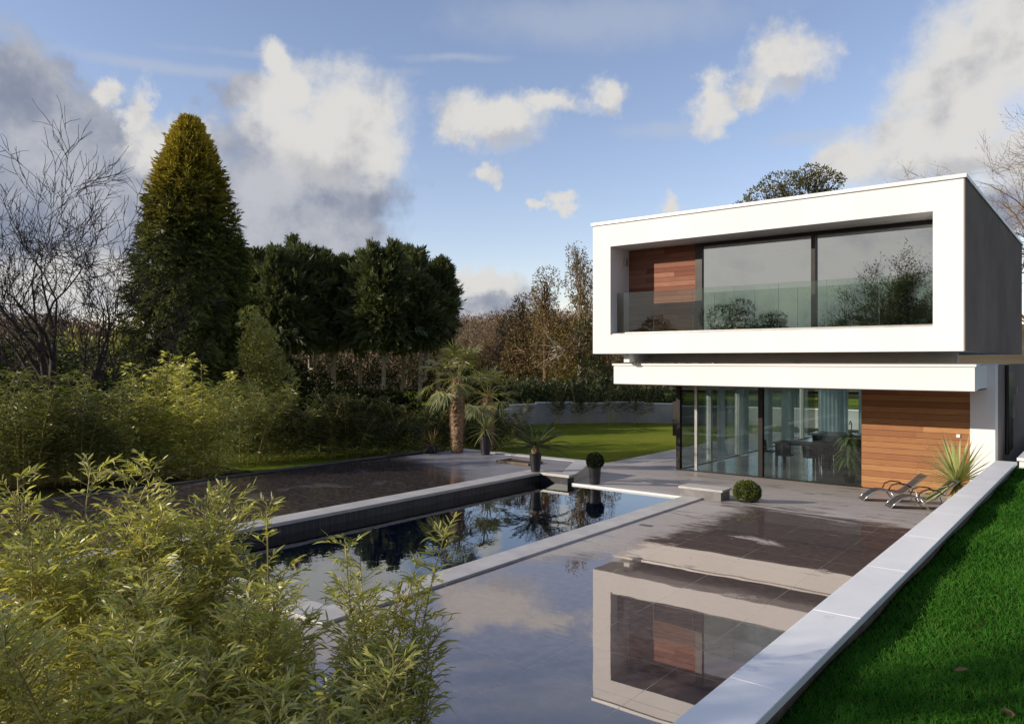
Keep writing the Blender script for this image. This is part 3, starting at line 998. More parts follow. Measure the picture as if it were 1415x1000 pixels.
# flank glazing towards the lawn
sd = hp(MB().box(-10.16, -10.06, YF + 0.12, 33.4, 2.47, 2.59).box(-10.16, -10.06, YF + 0.12, 33.4, 0.0, 0.035), 'side_glazing', M['dark_metal'])
for y in (22.6, 24.9, 27.2, 29.6, 31.6):
    hp(MB().box(-10.17, -10.04, y, y + 0.13, 0.036, 2.469), 'post', M['white_trim'], sd)
yq = [YF + 0.12, 22.6, 24.9, 27.2, 29.6, 31.6, 33.4]
for i in range(6):
    hp(MB().box(-10.115, -10.103, yq[i] + (0.13 if i else 0), yq[i + 1], 0.036, 2.469), 'pane', M['glass_low'], sd)
hp(MB().quad((-10.06, YF + 0.1, 0.012), (-2.5, YF + 0.1, 0.012), (-2.5, 33.4, 0.012), (-10.06, 33.4, 0.012)), 'ground_floor_slab', M['floor_in'])
hp(MB().box(-6.6, -2.5, 33.4, 33.6, 0.0, 2.59), 'living_back_wall', M['interior'])
bd = hp(MB().box(-10.06, -6.602, 33.42, 33.52, 2.47, 2.59), 'rear_glazing', M['dark_metal'])
hp(MB().box(-10.06, -6.602, 33.42, 33.52, 0.0, 0.035), 'threshold', M['dark_metal'], bd)
for x in (-9.0, -7.8, -6.7): hp(MB().box(x - 0.05, x + 0.05, 33.42, 33.52, 0.036, 2.469), 'post', M['white_trim'], bd)
for (x0, x1) in [(-10.06, -9.05), (-8.95, -7.85), (-7.75, -6.75)]: hp(MB().box(x0, x1, 33.46, 33.472, 0.036, 2.469), 'pane', M['glass_low'], bd)
hp(MB().box(-5.15, -5.05, YF + 0.31, 25.5, 0.014, 2.59), 'living_partition', M['wood_low'])


def curtain_mb(x0, x1, y, z0, z1, amp=0.05, per=0.16):
    a = MB()
    n = int((x1 - x0) / per * 6)
    vs = []
    for i in range(n + 1):
        x = x0 + (x1 - x0) * i / n
        yy_ = y + amp * math.sin(2 * math.pi * (x - x0) / per)
        vs += [(x, yy_, z0), (x, yy_, z1)]
    a.add(vs, [(2 * i, 2 * i + 2, 2 * i + 3, 2 * i + 1) for i in range(n)])
    return a


for (x0, x1, y) in [(-9.9, -8.7, 33.1), (-8.3, -7.4, 33.1), (-7.1, -6.0, 33.1)]:
    hp(curtain_mb(x0, x1, y, 0.03, 2.57), 'curtain', M['curtain'])
for (y0, y1) in [(22.75, 23.3), (24.6, 25.3), (26.4, 27.6), (28.6, 30.0)]:
    cm = curtain_mb(y0, y1, 0.0, 0.03, 2.57, 0.04)
    cm.v = [(-9.9 + q[1], q[0], q[2]) for q in cm.v]
    hp(cm, 'curtain', M['curtain'])
# flank details
d_ = hp(MB().box(-2.197, -2.16, 22.6, 23.9, 0.9, 2.9), 'flank_door', M['dark_metal'])
hp(MB().box(-2.157, -2.10, 23.7, 23.76, 1.7, 2.0), 'handle', M['steel'], d_)
hp(MB().tube([(-2.14, 22.25, 0.9), (-2.14, 22.25, 3.1)], 0.045, 10), 'downpipe', M['black'])
hp(MB().box(-2.197, -2.10, 24.2, 24.32, 2.3, 2.5), 'flank_lamp', M['steel'])

# ---------------- things inside (upstairs at full size)
bed = empty('bed', (-4.9, 24.6, 4.03), label='bed with white linen behind the upper glass', cat='bed')
a = MB(); a.box(-1.2, 0.9, -1.0, 1.0, 0.0, 0.28); a.build('base', M['headboard'], bed)
a = MB(); a.box(-1.25, 0.92, -1.03, 1.03, 0.282, 0.60); a.build('duvet', M['linen'], bed, bevel=0.08)
a = MB(); a.box(-1.7, 1.3, 1.04, 1.14, 0.0, 1.05); a.build('headboard', M['headboard'], bed, bevel=0.01)
for x in (-0.55, 0.35):
    a = MB(); a.box(x - 0.38, x + 0.38, 0.62, 0.98, 0.602, 0.80); a.build('pillow', M['burgundy'], bed, bevel=0.07)
a = MB(); a.box(-0.9, 0.6, -0.3, 0.3, 0.604, 0.66); a.build('throw', M['burgundy'], bed, bevel=0.02)
ws = empty('wall_socket', (-3.95, 26.99, 5.35), label='pair of small black wall sockets above the bed headboard', cat='socket')
a = MB(); a.box(-0.16, 0.1, -0.03, 0.0, -0.06, 0.07); a.build('plate', M['black'], ws)
a = MB(); a.box(0.18, 0.28, -0.03, 0.0, -0.04, 0.05); a.build('switch', M['black'], ws)

isl = empty('kitchen_island', gl(-6.4, 25.2, 0.012), label='kitchen island with white worktop and black base indoors', cat='kitchen island')
a = MB(); a.box(-1.25, 1.0, -0.4, 0.4, 0.0, 0.88); a.build('cabinet', M['black'], isl)
a = MB(); a.box(-1.35, 1.1, -0.5, 0.5, 0.882, 0.94); a.build('worktop', M['counter'], isl, bevel=0.005)
tap = MB(); tap.tube([(0, 0, 0), (0, 0, 0.32), (0.0, -0.08, 0.40), (0, -0.2, 0.38), (0, -0.22, 0.3)], 0.017, 8)
tap.build('tap', M['steel'], isl).location = (-0.2, 0.25, 0.94)
tb = empty('dining_table', gl(-7.35, 23.4, 0.012), label='black dining table standing behind the sliding glass door', cat='table')
a = MB(); a.box(-0.9, 0.9, -0.45, 0.45, 0.70, 0.75); a.build('tabletop', M['black'], tb, bevel=0.006)
for sx in (-0.8, 0.8):
    for sy in (-0.36, 0.36):
        a = MB(); a.box(sx - 0.035, sx + 0.035, sy - 0.035, sy + 0.035, 0, 0.698); a.build('leg', M['black'], tb)


def chair(loc, rz, label):
    c = empty('dining_chair', gl(*loc), rz, label, 'chair', 'black dining chairs behind the glass')
    a = MB(); a.box(-0.22, 0.22, -0.22, 0.22, 0.43, 0.48); a.build('seat', M['black'], c, bevel=0.015)
    vs = []
    for i in range(7):
        t = -1 + i / 3
        y = 0.22 - 0.10 * t * t
        vs += [(0.23 * t, y, 0.482), (0.25 * t, y + 0.06, 0.88 - 0.05 * t * t), (0.25 * t, y + 0.085, 0.88 - 0.05 * t * t), (0.23 * t, y + 0.03, 0.482)]
    fs = []
    for i in range(6):
        for j in range(4): fs.append((i * 4 + j, (i + 1) * 4 + j, (i + 1) * 4 + (j + 1) % 4, i * 4 + (j + 1) % 4))
    fs += [(0, 1, 2, 3), (27, 26, 25, 24)]
    MB().add(vs, fs).build('backrest', M['black'], c)
    for sx in (-0.19, 0.19):
        for sy in (-0.19, 0.19):
            a = MB(); a.tube([(sx * 1.1, sy * 1.1, 0), (sx, sy, 0.43)], [0.011, 0.014], 6); a.build('leg', M['steel'], c)
    return c


chair((-7.75, 22.75, 0.012), math.pi, 'left of the two near black chairs at the dining table')
chair((-7.0, 22.75, 0.012), math.pi, 'right of the two near black chairs at the dining table')
chair((-8.5, 23.4, 0.012), math.pi / 2, 'black chair at the left end of the dining table')
chair((-6.9, 24.1, 0.012), 0.1, 'black chair on the far side of the dining table')

for o in (isl, tb): o.scale = (1.12,) * 3

# ================================================================= PLANTS
G = np.random.default_rng


def stems_and_leaves(name, loc, label, cat, group, stems, leaves, smat, lmat, sname='stems', lname='foliage', core=None):
    root = empty(name, loc, 0, label, cat, group)
    if stems is not None: stems.build(sname, smat, root, smooth=True)
    npmesh(lname, leaves[0], leaves[1], lmat, root)
    return root


def bamboo(loc, h, spread, nc, per, leaf, label, mat='bamboo', group=None, seed=0, lean=(0, 0), low=0.02, name='bamboo', top_bare=0):
    g = G(seed)
    r_ = random.Random(seed)
    st = MB()
    Ps, Ds, Ls = [], [], []
    for c in range(nc):
        a = r_.uniform(0, 2 * math.pi); q = spread * 0.45 * math.sqrt(r_.random())
        b = Vector((q * math.cos(a), q * math.sin(a), 0))
        hh = h * (r_.uniform(0.72 if leaf < 0.15 else 0.5, 1.0) if c else 1.0)
        out = Vector((math.cos(a), math.sin(a), 0)) * spread * r_.uniform(0.15, 0.6) + Vector((*lean, 0)) * h
        pts = [b + out * (t ** 2) + Vector((0, 0, hh * (t - 0.06 * t ** 4))) for t in [i / 9 for i in range(10)]]
        st.tube(pts, [0.011 * (1 - 0.75 * i / 9) * (1 + leaf * 2) for i in range(10)], 5)
        k = max(6, int(per / 6))
        for j in range(k):
            t = low + (1 - low) * (r_.random() ** 0.8)
            i = min(int(t * 9), 8)
            p = pts[i].lerp(pts[i + 1], t * 9 - i)
            aa = r_.uniform(0, 2 * math.pi)
            tw = Vector((math.cos(aa), math.sin(aa), r_.uniform(0.2, 1.1))).normalized()
            tl = (0.10 + 0.38 * (1 - t) + 0.1 * r_.random()) * (0.55 + spread * 0.5)
            e = p + tw * tl
            st.tube([p, p + tw * tl * 0.6, e], [0.0035 * (1 + leaf), 0.0025, 0.0015], 3, cap=False)
            m_ = r_.randint(4, 8)
            for l in range(m_):
                u = 0.35 + 0.65 * l / (m_ - 1)
                Ps.append(p + tw * tl * u)
                da = aa + (0.9 if l % 2 else -0.9) * r_.uniform(0.3, 1.2)
                Ds.append((math.cos(da), math.sin(da), r_.uniform(-0.5, 0.5) + (0.7 * t if leaf < 0.15 else 0.2)))
                Ls.append(leaf * r_.uniform(0.6, 1.15))
    P, D, L = np.array(Ps, dtype=float), np.array(Ds), np.array(Ls)
    n = len(P)
    U = np.tile([0, 0, 0.8], (n, 1)) + g.normal(0, 0.6, (n, 3))
    if leaf < 0.15:
        lv_ = long_leaves(P, D, U, L, L * 0.155, g.uniform(0.0, 0.55, n), 3, (0.25, 1.0, 0.75, 0.02))
    else:
        lv_ = tri_leaves(P, D, U, L, L * 0.17, 0.15, 0.2)
    return stems_and_leaves(name, loc, label, 'bamboo', group, st, lv_, M['culm'], M[mat])


# near bamboo hedge, between the camera and the pool
near = [  # px of the clump, depth, top row in the photo, spread, culms, label
    (50, 5.4, 636, 1.0, 15, 'tallest sunlit bamboo clump, outermost of the near hedge at the picture edge'),
    (135, 5.7, 680, 0.95, 13, 'bushy yellow-green bamboo just beside the tallest clump of the near hedge'),
    (215, 5.6, 690, 0.9, 13, 'yellowish bamboo in front of the near end of the raised deck'),
    (265, 6.0, 672, 0.5, 5, 'sparse bamboo with bare brown shoots standing against the dark deck'),
    (290, 5.2, 785, 0.9, 13, 'golden-lit bamboo overlapping the near corner of the pool coping'),
    (375, 5.3, 682, 0.32, 3, 'single tall bamboo shoot rising in front of the pool water'),
    (362, 5.0, 880, 0.6, 8, 'low open bamboo in front of the near pool edge'),
    (440, 4.9, 885, 0.5, 7, 'low leafy bamboo right of the pool corner'),
    (515, 5.0, 735, 0.5, 9, 'bamboo with tall tip at the terrace side end of the near hedge'),
    (548, 4.9, 812, 0.36, 7, 'outermost bamboo of the hedge, reaching over the wet terrace'),
    (30, 4.3, 800, 0.95, 11, 'dense bamboo low in front of the tallest clump'),
    (150, 4.2, 815, 0.9, 11, 'dense bamboo low in front of the yellowish clump'),
    (270, 4.1, 850, 0.85, 10, 'dense low bamboo below the golden-lit clump'),
    (400, 4.1, 880, 0.8, 9, 'dense low bamboo nearest the terrace edge'),
    (490, 4.2, 905, 0.55, 8, 'dense low bamboo at the foot of the tall-tipped clump'),
]
for i, (px, d, ty, sp_, nc, lb) in enumerate(near):
    x, y = at(px, d)
    bamboo((x, y, -0.03), hz(ty, d) * 1.05 + 0.03, sp_ if nc > 5 else sp_ * 0.7, nc, (430 if px < 360 else 270) if nc > 5 else 230, 0.10, lb, seed=100 + i, group='bamboo clumps of the near hedge', low=0.22 if d > 4.7 else 0.3)

# ---------------- hedge beyond the deck
hedge = [
    (-30, 18.5, 505, 1.5, 12, 'bamboo_mid', 'dark bamboo bush at the picture edge below the bare tree'),
    (35, 19.0, 515, 1.4, 12, 'bamboo_mid', 'bushy bamboo right below the trunk of the bare tree'),
    (100, 19.5, 505, 1.4, 13, 'bamboo_mid', 'sunlit bamboo bush just right of the bare tree trunk'),
    (165, 20.0, 500, 1.4, 13, 'bamboo_mid', 'sunlit bamboo bush left of the foot of the big conifer'),
    (228, 20.0, 478, 1.0, 12, 'bamboo', 'tall bright arching bamboo in front of the big conifer'),
    (282, 19.5, 490, 0.75, 11, 'bamboo', 'slender upright bright bamboo right of the arching one'),
    (330, 21.5, 530, 1.3, 11, 'bamboo_mid', 'shaded bamboo just right of the slender bright one'),
    (385, 22.5, 520, 1.3, 10, 'bamboo_mid', 'shaded bamboo below the yellow-green shrub'),
    (435, 23.0, 545, 1.3, 10, 'bamboo_dark', 'dark low bamboo, first from the yellow-green shrub along the deck'),
    (480, 23.5, 540, 1.3, 10, 'bamboo_dark', 'dark low bamboo, second from the yellow-green shrub along the deck'),
    (525, 24.0, 545, 1.3, 10, 'bamboo_dark', 'dark low bamboo, third from the yellow-green shrub along the deck'),
    (570, 24.6, 540, 1.2, 10, 'bamboo_dark', 'dark low bamboo left of the fan palm trunk'),
    (610, 27.0, 550, 1.3, 10, 'bamboo_dark', 'dark low bamboo directly behind the fan palm trunk'),
    (660, 29.5, 556, 1.3, 10, 'bamboo_dark', 'dark low bamboo behind the potted cordyline'),
    (700, 32.0, 535, 1.4, 10, 'bamboo_dark', 'dark low bamboo at the near end of the white garden wall'),
]
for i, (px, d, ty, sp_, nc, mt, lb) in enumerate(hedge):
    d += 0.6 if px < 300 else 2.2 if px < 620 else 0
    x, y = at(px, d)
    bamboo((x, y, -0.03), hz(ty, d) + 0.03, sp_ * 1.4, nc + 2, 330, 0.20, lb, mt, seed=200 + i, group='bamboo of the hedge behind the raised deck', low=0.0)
for i, (px, d, lb) in enumerate([(768, 43.4, 'feathery bamboo against the white garden wall, nearest the fan palm'), (803, 43.8, 'feathery bamboo against the white garden wall, second from the palm'),
                                 (845, 44.2, 'feathery brown-stemmed bamboo against the white garden wall, third from the palm'), (885, 44.4, 'feathery bamboo against the white garden wall, closest to the house')]):
    x, y = at(px, d)
    bamboo((x, y, -0.03), 2.9, 1.1, 11, 130, 0.2, lb, 'bamboo_dark', seed=240 + i, group='bamboo plants against the white garden wall', low=0.3)


def lumpy(n, g, lobes):
    """leaf positions and outward normals over a set of ellipsoid lobes (cx,cy,cz,rx,ry,rz)"""
    vol = np.array([l[3] * l[4] + l[4] * l[5] + l[3] * l[5] for l in lobes])
    pick = g.choice(len(lobes), n, p=vol / vol.sum())
    L = np.array(lobes)[pick]
    d = rand_dirs(n, g)
    r = g.uniform(0.62, 1.04, n) ** 0.6
    P = L[:, :3] + d * L[:, 3:] * r[:, None]
    return P, d


def bush(name, loc, lobes, n, leaf, mat, label, cat, group=None, seed=0, stems=5, smat='bark', up=0.3, wr=0.4):
    g = G(seed); r_ = random.Random(seed)
    P, N = lumpy(n, g, lobes)
    k = P[:, 2] > 0.02
    P, N = P[k], N[k]
    n = len(P)
    D = unit(N + g.normal(0, 0.6, (n, 3)) + np.array([0, 0, up]))
    V, F = tri_leaves(P, D, rand_dirs(n, g), leaf * g.uniform(0.6, 1.3, n), leaf * wr * g.uniform(0.7, 1.2, n), 0.2, 0.1)
    st = MB()
    for l in lobes[:stems]:
        st.tube([(l[0] * 0.2, l[1] * 0.2, 0), (l[0] * 0.5 + r_.uniform(-.1, .1), l[1] * 0.5, l[2] * 0.5), (l[0], l[1], l[2])], [0.05, 0.04, 0.02], 5)
    return stems_and_leaves(name, loc, label, cat, group, st, (V, F), M[smat], M[mat])


def lobes_of(r, h, k, seed, zmin=0.15, taper=0.5):
    r_ = random.Random(seed)
    L = []
    for i in range(k):
        t = (i + 0.5) / k
        z = h * (zmin + (0.92 - zmin) * t)
        q = r * (1 - taper * t) * r_.uniform(0.2, 0.75)
        a = r_.uniform(0, 6.28)
        s = r * (1 - taper * t) * r_.uniform(0.45, 0.8)
        L.append((q * math.cos(a), q * math.sin(a), min(z, h - s * 0.7), s, s, s * r_.uniform(0.7, 1.1)))
    return L


x, y = at(352, 27)
bush('shrub', (x, y, -0.03), lobes_of(1.35, hz(412, 27), 14, 5, 0.2, 0.55), 6500, 0.17, 'gold_shrub', 'tall yellow-green shrub in front of the big conifer', 'shrub', seed=301)
ev = [(-60, 27, 470, 2.2, 'dark evergreen shrub behind the bare tree at the picture edge'), (15, 30, 460, 2.4, 'dark evergreen shrub behind the trunk of the bare tree'),
      (100, 33, 480, 2.2, 'dark evergreen shrub between the bare tree and the big conifer'), (400, 31, 500, 2.0, 'dark evergreen shrub behind the yellow-green shrub'),
      (455, 70, 486, 3.6, 'dark undergrowth shrub behind the pale trunks, leftmost of three'), (520, 71, 484, 3.8, 'dark undergrowth shrub behind the pale trunks, middle of three'),
      (585, 71, 486, 3.6, 'dark undergrowth shrub behind the pale trunks, rightmost of three'), (655, 39, 505, 2.0, 'dark evergreen shrub right of the row of dark conifers'),
      (395, 72, 486, 3.6, 'dark undergrowth shrub behind the pale trunks, beside the yellow-green shrub'), (630, 72, 486, 3.2, 'dark undergrowth shrub beyond the slim isolated cypress'),
      (430, 46, 534, 2.2, 'low dark shrub at the foot of the pale trunks, farthest from the palm'), (490, 47, 532, 2.2, 'low dark shrub at the foot of the pale trunks, middle one'), (550, 47, 534, 2.2, 'low dark shrub at the foot of the pale trunks, nearest the palm')]
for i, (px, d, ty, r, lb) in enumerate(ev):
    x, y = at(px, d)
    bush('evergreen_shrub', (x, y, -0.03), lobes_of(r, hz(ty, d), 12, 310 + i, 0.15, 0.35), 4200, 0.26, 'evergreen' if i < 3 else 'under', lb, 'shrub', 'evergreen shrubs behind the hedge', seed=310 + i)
for i, (px, d, ty, r, lb) in enumerate([(705, 48, 520, 2.0, 'dark shrub above the near end of the white garden wall'), (750, 49, 515, 2.1, 'dark shrub above the white garden wall behind the second bamboo'),
                                        (800, 49.5, 520, 2.1, 'dark shrub above the middle of the white garden wall'), (850, 50, 510, 2.2, 'dark shrub above the white garden wall beside the house corner'),
                                        (905, 50, 520, 2.2, 'dark shrub above the far end of the white garden wall')]):
    x, y = at(px, d)
    bush('evergreen_shrub', (x, y, -0.03), lobes_of(r, hz(ty, d), 10, 330 + i, 0.15, 0.3), 3600, 0.26, 'evergreen', lb, 'shrub', 'shrubs above the white garden wall', seed=330 + i)
for i, (px, d, ty, r, lb) in enumerate([(125, 46, 455, 2.4, 'sunlit yellow-green tree bush seen low between bare tree and big conifer'), (165, 50, 440, 2.4, 'sunlit yellow bush beside the big conifer')]):
    x, y = at(px, d)
    bush('shrub', (x, y, -0.03), lobes_of(r, hz(ty, d), 10, 345 + i, 0.1, 0.4), 3500, 0.3, 'gold_shrub', lb, 'shrub', 'sunlit bushes beyond the hedge', seed=345 + i)


# ---------------- conifers
def dense_conifer(px, d, top, width_px, label, seed=0):
    g = G(seed)
    x, y = at(px, d)
    H = hz(top, d)
    Rm = width_px / 2 / FL * d
    root = empty('conifer_tree', (x, y, -0.03), 0, label, 'tree')
    tr = MB(); tr.tube([(0, 0, 0), (0.05, 0, H * 0.5), (0, 0, H * 0.93)], [0.38, 0.22, 0.05], 10)
    tr.build('trunk', M['bark_brown'], root, smooth=True)

    def rad(t):
        return Rm * np.interp(t, [0, 0.08, 0.3, 0.45, 0.63, 0.80, 0.92, 0.965, 1.0], [0.86, 0.95, 0.98, 0.94, 0.76, 0.52, 0.27, 0.15, 0.02])
    n = 14000
    t = g.random(n) ** 0.9
    a = g.uniform(0, 2 * math.pi, n)
    # clumped surface: vertical lobes that bulge and recede
    bump = 1 + 0.08 * np.sin(a * 5 + t * 13) + 0.08 * np.sin(a * 11 - t * 37) + 0.07 * np.sin(a * 3 + t * 61) + g.normal(0, 0.05, n)
    bump -= (g.random(n) < 0.35) * g.uniform(0.0, 0.25, n)
    r = rad(t) * bump
    P = np.stack([r * np.cos(a), r * np.sin(a), t * H * 0.985 + 0.1], 1)
    out = np.stack([np.cos(a), np.sin(a), np.zeros(n)], 1)
    D = unit(out * 0.75 + np.array([0, 0, -0.25]) + np.array([0, 0, 1.3]) * (t[:, None] ** 4) + g.normal(0, 0.35, (n, 3)))
    V, F = spray(P, D, out + np.array([0, 0, 0.8]), g.uniform(0.26, 0.62, n), g, 7, 0.9, 0.17)
    o = npmesh('crown', V, F, M['bigcon'], root)
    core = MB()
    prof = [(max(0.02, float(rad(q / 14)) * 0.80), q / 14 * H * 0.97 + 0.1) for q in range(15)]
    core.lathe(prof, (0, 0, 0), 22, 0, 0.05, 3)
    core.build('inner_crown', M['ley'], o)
    return root


dense_conifer(262, 40, 160, 143, 'large dense conifer with golden sunlit top', 401)


def leyland(px, d, top, wpx, base_py, label, seed, lean=0.0, bare=None):
    g = G(seed); r_ = random.Random(seed)
    x, y = at(px, d)
    H = hz(top, d)
    H += 0.5
    zb = hz(base_py - 3, d) + 0.5
    Rm = wpx / 2 / FL * d
    root = empty('cypress_tree', (x, y, -0.03), 0, label, 'tree', 'row of dark cypress trees with bare lower trunks')
    tr = MB()
    off = r_.uniform(-0.3, 0.3)
    tr.tube([(off, 0, 0), (off * 0.6, 0.05, zb * 0.5), (off * 0.2, 0, zb), (lean * 0.5, 0, (H + zb) / 2), (lean, 0, H * 0.95)], [0.17, 0.15, 0.13, 0.08, 0.02], 8)
    for k in range(r_.randint(1, 2)):   # swept-up bare stems
        s = r_.choice((-1, 1)); q = r_.uniform(0.25, 0.8)
        z0 = r_.uniform(0.2, 0.75) * zb
        tr.tube([(off * .5, 0, z0), (s * q * 0.7, r_.uniform(-.4, .4), z0 + 0.12), (s * q, r_.uniform(-.3, .3), z0 + 0.5), (s * q * 1.05, 0, zb + 0.8)], [0.13, 0.12, 0.10, 0.07], 6)
    tr.build('trunk', M['bark_pale'], root, smooth=True)
    Ps, Ds, Sz = [], [], []
    leaders = [(0.0, 0.0, 1.0, 1.0)] + [(Rm * r_.uniform(0.25, 0.75) * math.cos(q), Rm * r_.uniform(0.25, 0.75) * math.sin(q), r_.uniform(0.78, 1.04), r_.uniform(0.25, 0.55))
                                        for q in [r_.uniform(0, 6.28) for _ in range(2 if wpx < 50 else r_.randint(5, 8))]]
    for q in range(0 if wpx < 36 else 4):      # thin spires standing above the mass
        a_ = r_.uniform(0, 6.28); leaders.append((Rm * 0.7 * math.cos(a_), Rm * 0.7 * math.sin(a_), r_.uniform(0.95, 1.12), r_.uniform(0.14, 0.22)))
    for (lx, ly, lh, lr) in leaders:
        n = int(2400 * lr + 400)
        t = g.random(n)
        a = g.uniform(0, 2 * math.pi, n)
        prof = np.interp(t, [0, 0.08, 0.3, 0.55, 0.78, 0.92, 1.0], [0.6, 0.95, 1.0, 0.95, 0.78, 0.42, 0.03])
        tier = 1 + 0.22 * np.sin(t * 23 + a * 2 + lx * 5) + 0.2 * np.sin(a * 3 + lx * 9 + t * 11)
        r = Rm * lr * prof * tier * (1 + g.normal(0, 0.14, n)) * np.sqrt(g.uniform(0.35, 1, n))
        hh = (H - zb) * lh
        z = zb + g.normal(0, 0.5, n) * (t < 0.15) + t * hh
        Ps.append(np.stack([lx + r * np.cos(a) + lean * t, ly + r * np.sin(a), z], 1))
        out = np.stack([np.cos(a), np.sin(a), np.zeros(n)], 1)
        Ds.append(unit(out * 0.9 + np.array([0, 0, 0.35]) + np.array([0, 0, 1.3]) * t[:, None] ** 3 + g.normal(0, 0.32, (n, 3)) - np.array([0, 0, 0.9]) * (t[:, None] < 0.12)))
        Sz.append(g.uniform(0.35, 1.15, n) * (1 - 0.3 * t))
    P = np.concatenate(Ps); n = len(P)
    V, F = spray(P, np.concatenate(Ds), rand_dirs(n, g), np.concatenate(Sz), g, 8, 0.8, 0.12)
    npmesh('crown', V, F, M['ley'], root)
    return root


LD = 21
ley = [(352, 37, 345, 60, 470, 'dark cypress tucked behind the big conifer'), (392, 37.5, 350, 62, 465, 'dark cypress, second from the big conifer'),
       (428, 38, 352, 56, 468, 'dark cypress, third from the big conifer'), (462, 38, 362, 58, 462, 'dark cypress in the middle of the row with pale trunk'),
       (497, 38.5, 358, 58, 466, 'dark cypress, fourth from the isolated slim one'), (530, 39, 352, 58, 462, 'dark cypress with twin spires, third from the isolated slim one'),
       (558, 39, 346, 54, 468, 'tallest dark cypress near the fan palm end of the row'), (582, 40, 385, 40, 462, 'short dark cypress beside the isolated slim one'),
       (606, 38.5, 358, 32, 455, 'isolated slim dark cypress at the fan palm end of the row')]
for i, (px, d, tp, wpx, bp, lb) in enumerate(ley):
    leyland(px, d + LD + random.Random(i + 50).uniform(-3, 3), tp + random.Random(i + 70).uniform(-4, 8), wpx * (1.5 if i < 8 else 1.0), bp, lb, 420 + i, lean=0.35 if i == 8 else random.Random(i).uniform(-0.4, 0.4))


# ---------------- bare trees
def branch(st, p, d, L, r, lev, r_, twigs, spread=0.55, upb=0.12, wig=0.16, sides=(7, 6, 5, 4, 3, 3), minr=0.006, shrink=0.66, nk=(3, 5)):
    n = 5 if lev < 3 else 3
    pts, rad = [p.copy()], [r]
    dd = d.copy()
    for i in range(n):
        dd = (dd + Vector((r_.gauss(0, wig), r_.gauss(0, wig), r_.gauss(0, wig) + upb * 0.6))).normalized()
        pts.append(pts[-1] + dd * L / n)
        rad.append(max(minr * 0.6, r * (1 - 0.62 * (i + 1) / n)))
    st.tube(pts, rad, sides[min(lev, 5)], cap=False)
    if lev >= twigs: return
    for k in range(r_.randint(*nk)):
        t = r_.uniform(0.3, 1.0) if k else 1.0
        i = min(int(t * n), n - 1)
        q = pts[i].lerp(pts[i + 1], t * n - i)
        base = (pts[i + 1] - pts[i]).normalized()
        ax = base.orthogonal().normalized()
        ax.rotate(Matrix.Rotation(r_.uniform(0, 6.28), 3, base))
        ang = r_.uniform(0.5, 1.25) * spread if k else r_.uniform(0, 0.3)
        nd_ = (base * math.cos(ang) + ax * math.sin(ang) + Vector((0, 0, upb))).normalized()
        branch(st, q, nd_, L * shrink * r_.uniform(0.75, 1.15), max(minr, rad[i] * r_.uniform(0.5, 0.72)), lev + 1, r_, twigs, spread, upb, wig, sides, minr, shrink, nk)


def bare_tree(name, loc, stems, twigs, mat, label, cat='tree', group=None, seed=0, leaves=None, first=(2, 3, 4, 5, 6, 6), **kw):
    """stems: (dx,dy,dz direction, length, radius); the trunk holds the thick stems, the crown everything finer"""
    r_ = random.Random(seed)
    root = empty(name, loc, 0, label, cat, group)
    tr, cr = MB(), MB()
    for (dx, dy, dz, L, r) in stems:
        d = Vector((dx, dy, dz)).normalized()
        pts, rad = [Vector((0, 0, -0.05))], [r * 1.25]
        dd = d.copy()
        for i in range(6):
            dd = (dd + Vector((r_.gauss(0, 0.07), r_.gauss(0, 0.07), 0.05))).normalized()
            pts.append(pts[-1] + dd * L / 6); rad.append(r * (1 - 0.5 * (i + 1) / 6))
        tr.tube(pts, rad, 9)
        for i in first:
            base = (pts[i] - pts[i - 1]).normalized()
            ax = base.orthogonal().normalized()
            ax.rotate(Matrix.Rotation(r_.uniform(0, 6.28), 3, base))
            ang = r_.uniform(0.35, 0.85) if i < 6 else r_.uniform(0.1, 0.4)
            nd_ = (base * math.cos(ang) + ax * math.sin(ang)).normalized()
            branch(cr, pts[i], nd_, L * r_.uniform(0.5, 0.75), rad[i] * r_.uniform(0.5, 0.75), 1, r_, twigs, **kw)
    tr.build('trunk', M[mat], root, smooth=True)
    c = cr.build('crown', M[mat], root)
    if leaves:
        n, size, lm_ = leaves
        g = G(seed)
        V = np.array([v for v in cr.v])
        pick = V[g.integers(0, len(V), n)]
        P = pick + g.normal(0, size * 1.3, (n, 3))
        Vv, F = tri_leaves(P, rand_dirs(n, g), rand_dirs(n, g), size * g.uniform(0.6, 1.3, n), size * 0.6, 0.2, 0)
        npmesh('leaves', Vv, F, M[lm_], c)
    return root


x, y = at(78, 26)
rt = RGT
S = lambda a, f, up: (rt.x * a + FWD.x * f, rt.y * a + FWD.y * f, up)
bare_tree('bare_tree', (x, y, -0.03), [(*S(-0.22, 0.1, 1), 3.9, 0.19), (*S(0.12, -0.05, 1), 4.2, 0.17), (*S(0.40, 0.1, 1), 3.5, 0.15), (*S(-0.55, -0.1, 1), 3.4, 0.15), (*S(0.85, 0.05, 0.85), 2.9, 0.12)],
          5, 'bark', 'big leafless tree with dark spreading branches', seed=512, spread=0.8, upb=0.06, wig=0.17, shrink=0.70, minr=0.011, nk=(3, 4), first=(3, 4, 5, 6, 6))

# trees behind the house


